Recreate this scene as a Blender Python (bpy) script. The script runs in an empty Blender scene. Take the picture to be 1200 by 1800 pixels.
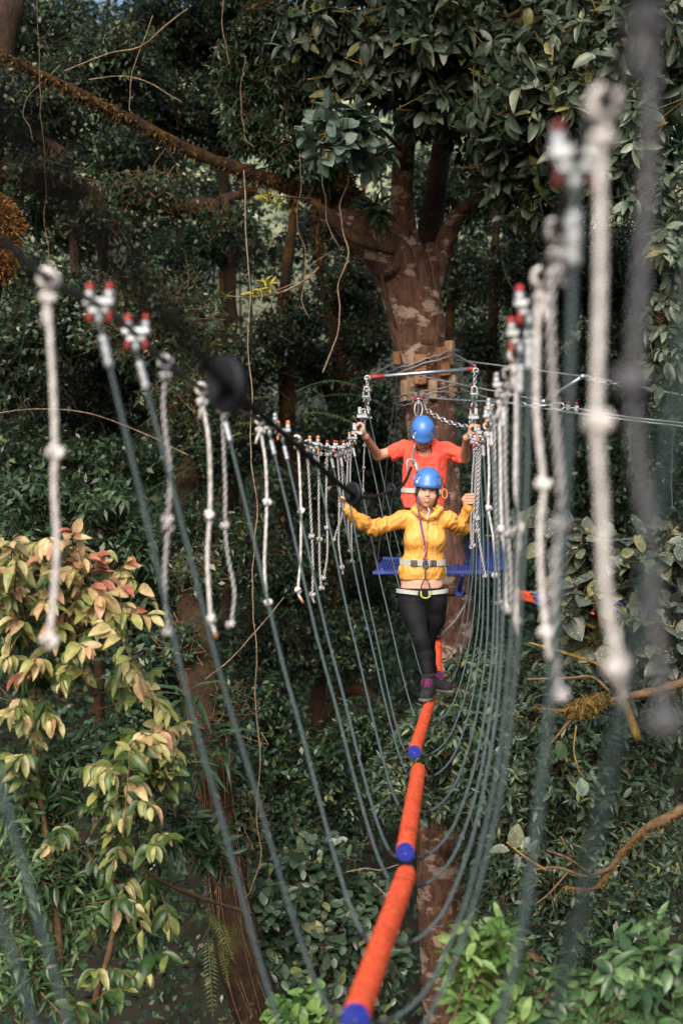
# Treetop log bridge with two climbers, built object by object.
import bpy, math, random
import numpy as np
from mathutils import Vector, Matrix, noise as mnoise

random.seed(11)
rng = np.random.default_rng(11)
SC = bpy.context.scene
COL = SC.collection
F, CX, CY, EZ = 2500.0, 600.0, 900.0, 12.0     # survey: 50 mm lens, eye 12 m above the datum


def P(px, py, d):
    """Survey point: bearing of a picture point at its own measured distance d (metres)."""
    return np.array([(px - CX) / F * d, d, EZ + (CY - py) / F * d])


def PL(pts):
    return np.array([P(*p) for p in pts])


# ------------------------------------------------------------------ noise
def _hash(i, j, k):
    n = (i * 374761393 + j * 668265263 + k * 1274126177) & 0x7fffffff
    n = ((n ^ (n >> 13)) * 1274126177) & 0x7fffffff
    return ((n ^ (n >> 16)) & 0xffff) / 65535.0


def vnoise(p):
    p = np.asarray(p, float)
    i = np.floor(p).astype(np.int64)
    f = p - i
    f = f * f * (3 - 2 * f)
    x, y, z = i[..., 0], i[..., 1], i[..., 2]
    u, v, w = f[..., 0], f[..., 1], f[..., 2]
    r = 0
    for a in (0, 1):
        for b in (0, 1):
            for c in (0, 1):
                r = r + _hash(x + a, y + b, z + c) * (u if a else 1 - u) * (v if b else 1 - v) * (w if c else 1 - w)
    return r * 2 - 1


def fbm(p, o=3):
    return sum(vnoise(np.asarray(p) * 2 ** k + 17.3 * k) * .5 ** k for k in range(o))


# ------------------------------------------------------------------ objects
WL = {}


def tag(o, label=None, cat=None, group=None, kind=None):
    if label: o['label'] = label
    if cat: o['category'] = cat
    if group: o['group'] = group
    if kind: o['kind'] = kind
    return o


def empty(name, loc, label, cat, group=None, kind=None):
    o = bpy.data.objects.new(name, None)
    o.empty_display_size = .1
    COL.objects.link(o)
    o.location = loc
    WL[o.name] = np.array(loc, float)
    return tag(o, label, cat, group, kind)


def link(name, me, mat, parent=None, loc=None):
    o = bpy.data.objects.new(name, me)
    COL.objects.link(o)
    if parent is not None:
        o.parent = parent
        WL[o.name] = WL[parent.name]
    else:
        o.location = loc if loc is not None else (0, 0, 0)
        WL[o.name] = np.array(o.location, float)
    if mat is not None:
        me.materials.append(mat)
    return o


def nrm(v):
    v = np.asarray(v, float)
    return v / np.maximum(np.linalg.norm(v, axis=-1, keepdims=True), 1e-9)


def catmull(pts, n=8):
    p = np.asarray(pts, float)
    if len(p) < 3:
        t = np.linspace(0, 1, n + 1)[:, None]
        return p[0] * (1 - t) + p[-1] * t
    q = np.vstack([2 * p[0] - p[1], p, 2 * p[-1] - p[-2]])
    out = []
    for i in range(1, len(q) - 2):
        a, b, c, d = q[i - 1], q[i], q[i + 1], q[i + 2]
        for t in np.linspace(0, 1, n, endpoint=False):
            out.append(.5 * (2 * b + (c - a) * t + (2 * a - 5 * b + 4 * c - d) * t * t + (3 * b - a - 3 * c + d) * t ** 3))
    out.append(p[-1])
    return np.array(out)


def resample(path, step):
    p = np.asarray(path, float)
    s = np.concatenate([[0], np.cumsum(np.linalg.norm(np.diff(p, axis=0), axis=1))])
    n = max(2, int(s[-1] / step) + 1)
    t = np.linspace(0, s[-1], n)
    return np.stack([np.interp(t, s, p[:, k]) for k in range(p.shape[1])], 1)


def frames(path, closed=False):
    p = np.asarray(path, float)
    T = nrm(np.gradient(p, axis=0))
    if closed:
        T = nrm(np.roll(p, -1, 0) - np.roll(p, 1, 0))
    up = np.array([0, 0, 1.]) if abs(T[0][2]) < .9 else np.array([1., 0, 0])
    N = np.zeros_like(p)
    n = nrm(np.cross(T[0], up))
    for i in range(len(p)):
        n = nrm(n - T[i] * np.dot(n, T[i]))
        N[i] = n
    return T, N, np.cross(T, N)


class MB:
    """Collects shapes and links them as ONE mesh object."""

    def __init__(s):
        s.v, s.f, s.uv, s.n, s.flat = [], [], [], 0, []

    def raw(s, v, f, uv=None, smooth=True):
        v = np.asarray(v, float)
        s.v.append(v)
        s.f += [tuple(int(i) + s.n for i in q) for q in f]
        s.flat += [not smooth] * len(f)
        s.uv.append(np.zeros((len(v), 2)) if uv is None else np.asarray(uv, float))
        s.n += len(v)
        return s

    def tube(s, path, r, seg=8, caps=True, strands=0, twist=0, amp=.14, seam=False, rnoise=0, nscale=5, squash=1):
        p = np.asarray(path, float)
        n = len(p)
        T, N, B = frames(p)
        r = np.broadcast_to(np.asarray(r, float), (n,))
        L = np.concatenate([[0], np.cumsum(np.linalg.norm(np.diff(p, axis=0), axis=1))])
        m = seg + 1 if seam else seg
        a = np.arange(m) / seg * 2 * math.pi
        R = np.broadcast_to(r[:, None], (n, m)).copy()
        if strands:
            R *= 1 + amp * np.abs(np.cos(strands * .5 * (a[None] - twist * L[:, None]))) - amp * .5
        ring = p[:, None] + (N[:, None] * np.cos(a)[None, :, None] + squash * B[:, None] * np.sin(a)[None, :, None]) * R[..., None]
        if rnoise:
            dirs = ring - p[:, None]
            ring = p[:, None] + dirs * (1 + rnoise * fbm(ring * nscale, 4))[..., None]
        v = ring.reshape(-1, 3)
        uv = np.stack([np.broadcast_to(a / (2 * math.pi), (n, m)), np.broadcast_to(L[:, None], (n, m))], -1).reshape(-1, 2)
        f = []
        for i in range(n - 1):
            for j in range(seg):
                k = (j + 1) if seam else (j + 1) % seg
                f.append((i * m + j, i * m + k, (i + 1) * m + k, (i + 1) * m + j))
        if caps:
            f.append(tuple(range(seg))[::-1])
            f.append(tuple((n - 1) * m + j for j in range(seg)))
        s.raw(v, f, uv)
        if caps:
            s.flat[-1] = s.flat[-2] = True      # crisp flat ends
        return s

    def ring(s, path, r, seg=6):
        """closed tube"""
        p = np.asarray(path, float)
        n = len(p)
        T, N, B = frames(p, True)
        a = np.arange(seg) / seg * 2 * math.pi
        v = (p[:, None] + (N[:, None] * np.cos(a)[None, :, None] + B[:, None] * np.sin(a)[None, :, None]) * r).reshape(-1, 3)
        f = [(i * seg + j, i * seg + (j + 1) % seg, ((i + 1) % n) * seg + (j + 1) % seg, ((i + 1) % n) * seg + j)
             for i in range(n - 1) for j in range(seg)]
        # close with the best-matching rotation
        i = n - 1
        d0 = [np.linalg.norm(v[i * seg] - v[j]) for j in range(seg)]
        o = int(np.argmin(d0))
        f += [(i * seg + j, i * seg + (j + 1) % seg, (o + j + 1) % seg, (o + j) % seg) for j in range(seg)]
        uv = np.stack([np.tile(a / 6.283, n), np.repeat(np.arange(n) * .01, seg)], 1)
        return s.raw(v, f, uv)

    def box(s, c, sz, ax=None, bev=.0):
        """oriented box; ax = 3x3 rows (x,y,z axes); chamfered when bev>0"""
        ax = np.eye(3) if ax is None else np.asarray(ax, float)
        h = np.asarray(sz, float) / 2
        bm = []
        if bev <= 0:
            pts = [(x, y, z) for x in (-1, 1) for y in (-1, 1) for z in (-1, 1)]
            v = np.array(pts) * h
            f = [(0, 1, 3, 2), (4, 6, 7, 5), (0, 4, 5, 1), (2, 3, 7, 6), (0, 2, 6, 4), (1, 5, 7, 3)]
            return s.raw(v @ ax + c, f, smooth=False)
        # chamfer: rings of an octagon section
        b = bev
        def octo(x, y):
            return [(-x + b, -y), (x - b, -y), (x, -y + b), (x, y - b), (x - b, y), (-x + b, y), (-x, y - b), (-x, -y + b)]
        v = []
        for z, ins in ((-h[2], b), (-h[2] + b, 0), (h[2] - b, 0), (h[2], b)):
            for (x, y) in octo(h[0] - ins, h[1] - ins):
                v.append((x, y, z))
        f = [tuple(range(8))[::-1], tuple(24 + j for j in range(8))]
        for i in range(3):
            for j in range(8):
                f.append((i * 8 + j, i * 8 + (j + 1) % 8, (i + 1) * 8 + (j + 1) % 8, (i + 1) * 8 + j))
        return s.raw(np.array(v) @ ax + c, f, smooth=False)

    def ell(s, c, r, ax=None, nu=12, nv=8):
        ax = np.eye(3) if ax is None else np.asarray(ax, float)
        v = [(0, 0, 1)]
        for i in range(1, nv):
            t = math.pi * i / nv
            for j in range(nu):
                a = 2 * math.pi * j / nu
                v.append((math.sin(t) * math.cos(a), math.sin(t) * math.sin(a), math.cos(t)))
        v.append((0, 0, -1))
        f = [(0, 1 + j, 1 + (j + 1) % nu) for j in range(nu)]
        for i in range(nv - 2):
            for j in range(nu):
                a, b = 1 + i * nu + j, 1 + i * nu + (j + 1) % nu
                f.append((a, a + nu, b + nu, b))
        l = len(v) - 1
        f += [(l, l - nu + (j + 1) % nu, l - nu + j) for j in range(nu)]
        return s.raw((np.array(v) * np.asarray(r)) @ ax + c, f)

    def build(s, name, mat, parent=None, loc=None):
        o = WL[parent.name] if parent is not None else (np.zeros(3) if loc is None else np.asarray(loc, float))
        v = np.vstack(s.v) - o
        me = bpy.data.meshes.new(name)
        me.from_pydata(v.tolist(), [], s.f)
        me.polygons.foreach_set('use_smooth', [not q for q in s.flat])
        uvl = me.uv_layers.new(name='UVMap')
        li = np.zeros(len(me.loops), np.int32)
        me.loops.foreach_get('vertex_index', li)
        uvl.data.foreach_set('uv', np.vstack(s.uv)[li].astype(np.float32).ravel())
        me.update()
        return link(name, me, mat, parent, loc)


def fast_mesh(name, v, quads, smooth=True, tint=None):
    """quads: (N,4) array"""
    me = bpy.data.meshes.new(name)
    n, m = len(v), len(quads)
    k = quads.shape[1]
    me.vertices.add(n)
    me.vertices.foreach_set('co', np.asarray(v, np.float32).ravel())
    me.loops.add(m * k)
    me.loops.foreach_set('vertex_index', np.asarray(quads, np.int32).ravel())
    me.polygons.add(m)
    me.polygons.foreach_set('loop_start', np.arange(m, dtype=np.int32) * k)
    try:
        me.polygons.foreach_set('loop_total', np.full(m, k, np.int32))
    except Exception:
        pass
    me.polygons.foreach_set('use_smooth', np.full(m, smooth, bool))
    me.update(calc_edges=True)
    if tint is not None:
        at = me.attributes.new('tint', 'FLOAT', 'POINT')
        at.data.foreach_set('value', np.asarray(tint, np.float32))
    return me


# ------------------------------------------------------------------ implicit surfaces (bodies, clothes)
class Field:
    def __init__(s, xs, ys, zs):
        s.ax = [np.asarray(a, np.float32) for a in (xs, ys, zs)]
        s.v = np.full([len(a) for a in s.ax], 1.0, np.float32)

    def _sl(s, lo, hi):
        sl = []
        for a, l, h in zip(s.ax, lo, hi):
            i, j = np.searchsorted(a, l), np.searchsorted(a, h)
            if j - i < 1: return None
            sl.append(slice(i, j))
        return tuple(sl)

    def _g(s, sl):
        return (s.ax[0][sl[0]][:, None, None], s.ax[1][sl[1]][None, :, None], s.ax[2][sl[2]][None, None, :])

    def _put(s, sl, d, k, op):
        a = s.v[sl]
        if op == 'u':
            if k <= 0: s.v[sl] = np.minimum(a, d)
            else:
                h = np.clip(.5 + .5 * (a - d) / k, 0, 1)
                s.v[sl] = a * (1 - h) + d * h - k * h * (1 - h)
        else:
            d = -d
            if k <= 0: s.v[sl] = np.maximum(a, d)
            else:
                h = np.clip(.5 - .5 * (a - d) / k, 0, 1)
                s.v[sl] = a * (1 - h) + d * h + k * h * (1 - h)

    def cone(s, a, b, ra, rb, k=.02, sy=1., op='u'):
        a, b = np.asarray(a, float), np.asarray(b, float)
        m = max(ra, rb) * max(1, sy) + k + .03
        sl = s._sl(np.minimum(a, b) - m, np.maximum(a, b) + m)
        if sl is None: return s
        X, Y, Z = s._g(sl)
        ba = b - a
        ba2 = ba * np.array([1, 1 / sy, 1])
        px, py, pz = X - a[0], (Y - a[1]) / sy, Z - a[2]
        L = float(np.dot(ba2, ba2)) or 1e-9
        t = np.clip((px * ba2[0] + py * ba2[1] + pz * ba2[2]) / L, 0, 1)
        d = np.sqrt((px - ba2[0] * t) ** 2 + (py - ba2[1] * t) ** 2 + (pz - ba2[2] * t) ** 2) - (ra + (rb - ra) * t)
        s._put(sl, d.astype(np.float32), k, op)
        return s

    def chain(s, pts, rs, k=.02, sy=1.):
        for i in range(len(pts) - 1):
            s.cone(pts[i], pts[i + 1], rs[i], rs[i + 1], k, sy)
        return s

    def ell(s, c, r, k=.02, R=None, op='u'):
        c, r = np.asarray(c, float), np.asarray(r, float)
        m = r.max() + k + .03
        sl = s._sl(c - m, c + m)
        if sl is None: return s
        X, Y, Z = s._g(sl)
        q = [X - c[0], Y - c[1], Z - c[2]]
        if R is not None:
            R = np.asarray(R)
            q = [q[0] * R[i][0] + q[1] * R[i][1] + q[2] * R[i][2] for i in range(3)]
        k0 = np.sqrt((q[0] / r[0]) ** 2 + (q[1] / r[1]) ** 2 + (q[2] / r[2]) ** 2)
        k1 = np.sqrt((q[0] / r[0] ** 2) ** 2 + (q[1] / r[1] ** 2) ** 2 + (q[2] / r[2] ** 2) ** 2) + 1e-6
        s._put(sl, (k0 * (k0 - 1) / k1).astype(np.float32), k, op)
        return s

    def plane(s, c, n, k=0.):
        """keep the side the normal points away from"""
        n = nrm(n)
        X, Y, Z = s._g((slice(None),) * 3)
        d = (X - c[0]) * n[0] + (Y - c[1]) * n[1] + (Z - c[2]) * n[2]
        a = s.v
        if k <= 0: s.v = np.maximum(a, d).astype(np.float32)
        else:
            h = np.clip(.5 - .5 * (a - d) / k, 0, 1)
            s.v = (a * (1 - h) + d * h + k * h * (1 - h)).astype(np.float32)
        return s

    def mesh(s):
        v = s.v
        nx, ny, nz = v.shape
        ins = v < 0
        cs = [(a, b, c) for a in (0, 1) for b in (0, 1) for c in (0, 1)]
        cnt = sum(ins[a:nx - 1 + a, b:ny - 1 + b, c:nz - 1 + c].astype(np.int8) for a, b, c in cs)
        I, J, K = np.nonzero((cnt > 0) & (cnt < 8))
        idx = np.full((nx - 1, ny - 1, nz - 1), -1, np.int32)
        idx[I, J, K] = np.arange(len(I))
        acc = np.zeros((len(I), 3)); num = np.zeros(len(I))
        A = s.ax
        for ca in cs:
            for axis in range(3):
                if ca[axis]: continue
                cb = list(ca); cb[axis] = 1
                va = v[I + ca[0], J + ca[1], K + ca[2]]
                vb = v[I + cb[0], J + cb[1], K + cb[2]]
                m = (va < 0) != (vb < 0)
                t = np.where(m, va / np.where(m, va - vb, 1), 0)
                pa = np.stack([A[0][I + ca[0]], A[1][J + ca[1]], A[2][K + ca[2]]], 1)
                pb = np.stack([A[0][I + cb[0]], A[1][J + cb[1]], A[2][K + cb[2]]], 1)
                acc += np.where(m[:, None], pa + (pb - pa) * t[:, None], 0)
                num += m
        V = acc / np.maximum(num, 1)[:, None]
        Q = []
        x = np.nonzero(ins[:-1, 1:-1, 1:-1] != ins[1:, 1:-1, 1:-1])
        i, j, k = x[0], x[1] + 1, x[2] + 1
        q = np.stack([idx[i, j - 1, k - 1], idx[i, j, k - 1], idx[i, j, k], idx[i, j - 1, k]], 1)
        fl = ~ins[i, j, k]; q[fl] = q[fl][:, ::-1]; Q.append(q)
        x = np.nonzero(ins[1:-1, :-1, 1:-1] != ins[1:-1, 1:, 1:-1])
        i, j, k = x[0] + 1, x[1], x[2] + 1
        q = np.stack([idx[i - 1, j, k - 1], idx[i - 1, j, k], idx[i, j, k], idx[i, j, k - 1]], 1)
        fl = ~ins[i, j, k]; q[fl] = q[fl][:, ::-1]; Q.append(q)
        x = np.nonzero(ins[1:-1, 1:-1, :-1] != ins[1:-1, 1:-1, 1:])
        i, j, k = x[0] + 1, x[1] + 1, x[2]
        q = np.stack([idx[i - 1, j - 1, k], idx[i, j - 1, k], idx[i, j, k], idx[i - 1, j, k]], 1)
        fl = ~ins[i, j, k]; q[fl] = q[fl][:, ::-1]; Q.append(q)
        return V, np.vstack(Q)

    def build(s, name, mat, parent=None, loc=None, disp=None, relax=1):
        V, Q = s.mesh()
        for _ in range(relax):
            acc = np.zeros_like(V); c = np.zeros(len(V))
            for a, b in ((0, 1), (1, 2), (2, 3), (3, 0)):
                np.add.at(acc, Q[:, a], V[Q[:, b]]); np.add.at(acc, Q[:, b], V[Q[:, a]])
                np.add.at(c, Q[:, a], 1); np.add.at(c, Q[:, b], 1)
            V = V * .4 + .6 * acc / np.maximum(c, 1)[:, None]
        if disp is not None:
            n = np.zeros_like(V)
            fn = np.cross(V[Q[:, 2]] - V[Q[:, 0]], V[Q[:, 3]] - V[Q[:, 1]])
            for a in range(4): np.add.at(n, Q[:, a], fn)
            V = V + nrm(n) * disp(V)[:, None]
        o = WL[parent.name] if parent is not None else np.asarray(loc, float)
        me = fast_mesh(name, V - o, Q)
        return link(name, me, mat, parent, loc)


def axis(*segs):
    """grid axis from (start, stop, step) pieces"""
    out = []
    for a, b, h in segs:
        out.append(np.arange(a, b, h))
    r = np.unique(np.round(np.concatenate(out), 5))
    return r


# ------------------------------------------------------------------ materials
MAT = {}


def newmat(name):
    m = bpy.data.materials.new(name)
    m.use_nodes = True
    nt = m.node_tree
    b = nt.nodes['Principled BSDF']
    MAT[name] = m
    return m, nt, b


def N(nt, typ, **kw):
    n = nt.nodes.new(typ)
    for k, v in kw.items():
        setattr(n, k, v)
    return n


def setin(n, **kw):
    for k, v in kw.items():
        n.inputs[k.replace('_', ' ')].default_value = v


def ramp(nt, stops, interp='LINEAR'):
    r = N(nt, 'ShaderNodeValToRGB')
    cr = r.color_ramp
    cr.interpolation = interp
    while len(cr.elements) < len(stops): cr.elements.new(.5)
    for e, (p, c) in zip(cr.elements, stops):
        e.position = p
        e.color = (*c, 1)
    return r


def noisemat(name, stops, scale=20, rough=.6, metal=0., bump=.0, bscale=None, detail=4, stretch=(1, 1, 1), spec=.5, coat=0, dist=.01):
    m, nt, b = newmat(name)
    tc = N(nt, 'ShaderNodeTexCoord')
    mp = N(nt, 'ShaderNodeMapping')
    mp.inputs['Scale'].default_value = stretch
    nt.links.new(tc.outputs['Object'], mp.inputs[0])
    nz = N(nt, 'ShaderNodeTexNoise')
    setin(nz, Scale=scale, Detail=detail)
    nt.links.new(mp.outputs[0], nz.inputs['Vector'])
    r = ramp(nt, stops)
    nt.links.new(nz.outputs['Fac'], r.inputs[0])
    nt.links.new(r.outputs[0], b.inputs['Base Color'])
    b.inputs['Roughness'].default_value = rough
    b.inputs['Metallic'].default_value = metal
    b.inputs['Specular IOR Level'].default_value = spec
    b.inputs['Coat Weight'].default_value = coat
    if bump:
        n2 = N(nt, 'ShaderNodeTexNoise')
        setin(n2, Scale=bscale or scale * 3, Detail=3)
        nt.links.new(mp.outputs[0], n2.inputs['Vector'])
        bp = N(nt, 'ShaderNodeBump')
        setin(bp, Strength=bump, Distance=dist)
        nt.links.new(n2.outputs['Fac'], bp.inputs['Height'])
        nt.links.new(bp.outputs[0], b.inputs['Normal'])
    return m


def var(c, k=.25):
    return [(.3, tuple(x * (1 - k) for x in c)), (.7, tuple(min(1, x * (1 + k)) for x in c))]


def ropemat(name, ca, cb, ns, freq, duty, rough=.75):
    """twisted strands: helical stripes from the tube's own UV (u round, v along in metres)"""
    m, nt, b = newmat(name)
    uv = N(nt, 'ShaderNodeUVMap')
    sp = N(nt, 'ShaderNodeSeparateXYZ')
    nt.links.new(uv.outputs[0], sp.inputs[0])
    m1 = N(nt, 'ShaderNodeMath', operation='MULTIPLY'); m1.inputs[1].default_value = ns
    m2 = N(nt, 'ShaderNodeMath', operation='MULTIPLY'); m2.inputs[1].default_value = freq
    ad = N(nt, 'ShaderNodeMath', operation='SUBTRACT')
    fr = N(nt, 'ShaderNodeMath', operation='FRACT')
    nt.links.new(sp.outputs[0], m1.inputs[0]); nt.links.new(sp.outputs[1], m2.inputs[0])
    nt.links.new(m1.outputs[0], ad.inputs[0]); nt.links.new(m2.outputs[0], ad.inputs[1])
    nt.links.new(ad.outputs[0], fr.inputs[0])
    r = ramp(nt, [(0, ca), (duty - .06, ca), (duty, cb), (.94, cb), (1, ca)])
    nt.links.new(fr.outputs[0], r.inputs[0])
    tc = N(nt, 'ShaderNodeTexCoord')
    nz = N(nt, 'ShaderNodeTexNoise'); setin(nz, Scale=60, Detail=3)
    nt.links.new(tc.outputs['Object'], nz.inputs['Vector'])
    rr = ramp(nt, [(.3, (.72, .7, .68)), (.65, (1, 1, 1))])
    nt.links.new(nz.outputs['Fac'], rr.inputs[0])
    mx = N(nt, 'ShaderNodeMix', data_type='RGBA', blend_type='MULTIPLY')
    mx.inputs[0].default_value = 1
    nt.links.new(r.outputs[0], mx.inputs[6]); nt.links.new(rr.outputs[0], mx.inputs[7])
    nt.links.new(mx.outputs[2], b.inputs['Base Color'])
    b.inputs['Roughness'].default_value = rough
    bp = N(nt, 'ShaderNodeBump'); setin(bp, Strength=.3, Distance=.002)
    nt.links.new(nz.outputs['Fac'], bp.inputs['Height'])
    nt.links.new(bp.outputs[0], b.inputs['Normal'])
    return m


def leafmat(name, stops, rough=.42, trans=.25, spots=.0, spotcol=(.3, .3, .25), spec=.5):
    m, nt, b = newmat(name)
    at = N(nt, 'ShaderNodeAttribute'); at.attribute_name = 'tint'
    r = ramp(nt, stops)
    nt.links.new(at.outputs['Fac'], r.inputs[0])
    tc = N(nt, 'ShaderNodeTexCoord')
    nz = N(nt, 'ShaderNodeTexNoise'); setin(nz, Scale=30, Detail=3)
    nt.links.new(tc.outputs['Object'], nz.inputs['Vector'])
    rr = ramp(nt, [(.3, (.65, .65, .65)), (.7, (1.2, 1.2, 1.2))])
    nt.links.new(nz.outputs['Fac'], rr.inputs[0])
    mx = N(nt, 'ShaderNodeMix', data_type='RGBA', blend_type='MULTIPLY'); mx.inputs[0].default_value = 1
    nt.links.new(r.outputs[0], mx.inputs[6]); nt.links.new(rr.outputs[0], mx.inputs[7])
    col = mx.outputs[2]
    if spots:
        n3 = N(nt, 'ShaderNodeTexNoise'); setin(n3, Scale=55, Detail=4)
        nt.links.new(tc.outputs['Object'], n3.inputs['Vector'])
        r3 = ramp(nt, [(.56, (0, 0, 0)), (.66, (spots,) * 3)])
        nt.links.new(n3.outputs['Fac'], r3.inputs[0])
        m3 = N(nt, 'ShaderNodeMix', data_type='RGBA')
        nt.links.new(r3.outputs[0], m3.inputs[0]); nt.links.new(col, m3.inputs[6])
        m3.inputs[7].default_value = (*spotcol, 1)
        col = m3.outputs[2]
    nt.links.new(col, b.inputs['Base Color'])
    b.inputs['Roughness'].default_value = rough
    b.inputs['Specular IOR Level'].default_value = spec
    tr = N(nt, 'ShaderNodeBsdfTranslucent')
    ms = N(nt, 'ShaderNodeMixShader'); ms.inputs[0].default_value = trans
    nt.links.new(col, tr.inputs[0])
    nt.links.new(b.outputs[0], ms.inputs[1]); nt.links.new(tr.outputs[0], ms.inputs[2])
    nt.links.new(ms.outputs[0], nt.nodes['Material Output'].inputs[0])
    return m


def barkmat(name, dark, mid, pale, pale_lo=.6, scale=3., moss=None, moss_lo=.5, bump=.9):
    m, nt, b = newmat(name)
    tc = N(nt, 'ShaderNodeTexCoord')
    mp = N(nt, 'ShaderNodeMapping'); mp.inputs['Scale'].default_value = (1, 1, .35)
    nt.links.new(tc.outputs['Object'], mp.inputs[0])
    n1 = N(nt, 'ShaderNodeTexNoise'); setin(n1, Scale=scale * 6, Detail=8, Roughness=.7)
    nt.links.new(mp.outputs[0], n1.inputs['Vector'])
    r1 = ramp(nt, [(.32, dark), (.68, mid)])
    nt.links.new(n1.outputs['Fac'], r1.inputs[0])
    n2 = N(nt, 'ShaderNodeTexNoise'); setin(n2, Scale=scale * 1.6, Detail=8, Roughness=.66, Distortion=.25)
    mp2 = N(nt, 'ShaderNodeMapping'); mp2.inputs['Scale'].default_value = (1, 1, 1.8)
    nt.links.new(tc.outputs['Object'], mp2.inputs[0]); nt.links.new(mp2.outputs[0], n2.inputs['Vector'])
    r2 = ramp(nt, [(pale_lo, (0, 0, 0)), (pale_lo + .06, (.8, .8, .8))])
    nt.links.new(n2.outputs['Fac'], r2.inputs[0])
    mx = N(nt, 'ShaderNodeMix', data_type='RGBA')
    nt.links.new(r2.outputs[0], mx.inputs[0]); nt.links.new(r1.outputs[0], mx.inputs[6])
    mx.inputs[7].default_value = (*pale, 1)
    col = mx.outputs[2]
    if moss:
        n3 = N(nt, 'ShaderNodeTexNoise'); setin(n3, Scale=scale * 1.1, Detail=7, Roughness=.7)
        nt.links.new(tc.outputs['Object'], n3.inputs['Vector'])
        r3 = ramp(nt, [(moss_lo - .05, (0, 0, 0)), (moss_lo + .08, (1, 1, 1))])
        nt.links.new(n3.outputs['Fac'], r3.inputs[0])
        m3 = N(nt, 'ShaderNodeMix', data_type='RGBA')
        nt.links.new(r3.outputs[0], m3.inputs[0]); nt.links.new(col, m3.inputs[6])
        m3.inputs[7].default_value = (*moss, 1)
        col = m3.outputs[2]
    nt.links.new(col, b.inputs['Base Color'])
    b.inputs['Roughness'].default_value = .8
    b.inputs['Specular IOR Level'].default_value = .25
    bp = N(nt, 'ShaderNodeBump'); setin(bp, Strength=bump, Distance=.055)
    nt.links.new(n1.outputs['Fac'], bp.inputs['Height'])
    nt.links.new(bp.outputs[0], b.inputs['Normal'])
    return m


M = MAT


def wear(name, col, scale, lo, hi, amt):
    """lays irregular grime over a finished material"""
    nt = M[name].node_tree
    b = nt.nodes['Principled BSDF']
    src = b.inputs['Base Color'].links[0].from_socket
    tc = N(nt, 'ShaderNodeTexCoord')
    nz = N(nt, 'ShaderNodeTexNoise'); setin(nz, Scale=scale, Detail=8, Roughness=.7)
    nt.links.new(tc.outputs['Object'], nz.inputs['Vector'])
    r = ramp(nt, [(lo, (0, 0, 0)), (hi, (amt,) * 3)])
    nt.links.new(nz.outputs['Fac'], r.inputs[0])
    mx = N(nt, 'ShaderNodeMix', data_type='RGBA')
    nt.links.new(r.outputs[0], mx.inputs[0]); nt.links.new(src, mx.inputs[6])
    mx.inputs[7].default_value = (*col, 1)
    nt.links.new(mx.outputs[2], b.inputs['Base Color'])


noisemat('galvanised_steel', var((.50, .53, .55), .2), 40, .35, .9, .1)
noisemat('silver_paint', var((.38, .41, .43), .15), 30, .4, .5)
noisemat('wire_rope', [(.3, (.16, .18, .19)), (.7, (.42, .45, .47))], 180, .45, .6, .5, 300)
noisemat('dark_cable', [(.3, (.022, .024, .027)), (.7, (.05, .053, .056))], 120, .5, .3, .4, 200)
noisemat('teal_cord', [(.3, (.030, .050, .055)), (.7, (.072, .108, .115))], 160, .55, 0, .4, 300)
noisemat('black_rope', [(.3, (.007, .006, .006)), (.7, (.018, .016, .016))], 150, .8, 0, .4, 260, spec=.2)
noisemat('black_plastic', var((.010, .011, .015)), 60, .55, spec=.3)
noisemat('red_cap', var((.34, .025, .024), .2), 60, .5)
noisemat('orange_cap', var((.60, .19, .05), .15), 60, .45)
noisemat('red_sleeve', var((.36, .03, .035), .2), 50, .55)
noisemat('burnt_end', var((.35, .14, .03), .3), 90, .7)
noisemat('pale_wood', [(.3, (.24, .15, .085)), (.7, (.43, .29, .18))], 9, .7, 0, .35, 40, stretch=(6, 6, 1))
noisemat('orange_wood', [(.3, (.19, .085, .034)), (.7, (.34, .16, .065))], 9, .7, 0, .35, 40, stretch=(6, 6, 1))
noisemat('orange_carpet', [(.30, (.50, .032, .010)), (.5, (.78, .095, .03)), (.72, (.90, .24, .13))], 75, .95, 0, 1, 420, detail=6, spec=.15, dist=.004)
noisemat('blue_cap', var((.018, .035, .30), .3), 70, .8, 0, .6, 300, spec=.2)
noisemat('blue_paint', var((.035, .065, .31), .25), 14, .5, .1)
noisemat('blue_strap', var((.04, .10, .42), .2), 80, .7)
noisemat('rubber_black', var((.014, .014, .016)), 30, .6)
noisemat('dull_red_cap', var((.13, .018, .022), .2), 60, .6)
noisemat('dark_twig', [(.3, (.012, .009, .006)), (.7, (.04, .027, .016))], 30, .85)
ropemat('white_rope', (.74, .72, .71), (.40, .39, .39), 2, 22, .8)
ropemat('twisted_rope', (.60, .59, .61), (.022, .022, .026), 3, 36, .5)
ropemat('dark_twisted_rope', (.15, .16, .18), (.02, .02, .024), 3, 36, .5)
ropemat('lanyard_rope', (.03, .055, .2), (.42, .05, .05), 2, 30, .62)
ropemat('tether_sling', (.6, .5, .55), (.55, .03, .12), 2, 18, .5)
barkmat('reddish_bark', (.034, .017, .011), (.225, .116, .080), (.50, .37, .29), .535, 2.6)
barkmat('dark_mossy_bark', (.012, .007, .005), (.055, .029, .017), (.10, .065, .03), .62, 3., (.085, .045, .010), .52)
barkmat('brown_mossy_bark', (.014, .007, .004), (.06, .03, .015), (.15, .10, .05), .62, 3., (.06, .055, .016), .56)
barkmat('grey_bark', (.02, .013, .009), (.075, .046, .03), (.20, .16, .11), .64, 4.)
noisemat('twig_bark', [(.3, (.055, .03, .014)), (.7, (.17, .10, .045))], 30, .8)
noisemat('pale_vine', [(.3, (.09, .06, .036)), (.7, (.27, .195, .125))], 25, .75, 0, .4)
noisemat('mossy_twig', [(.3, (.12, .07, .015)), (.7, (.30, .20, .05))], 40, .9)
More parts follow.
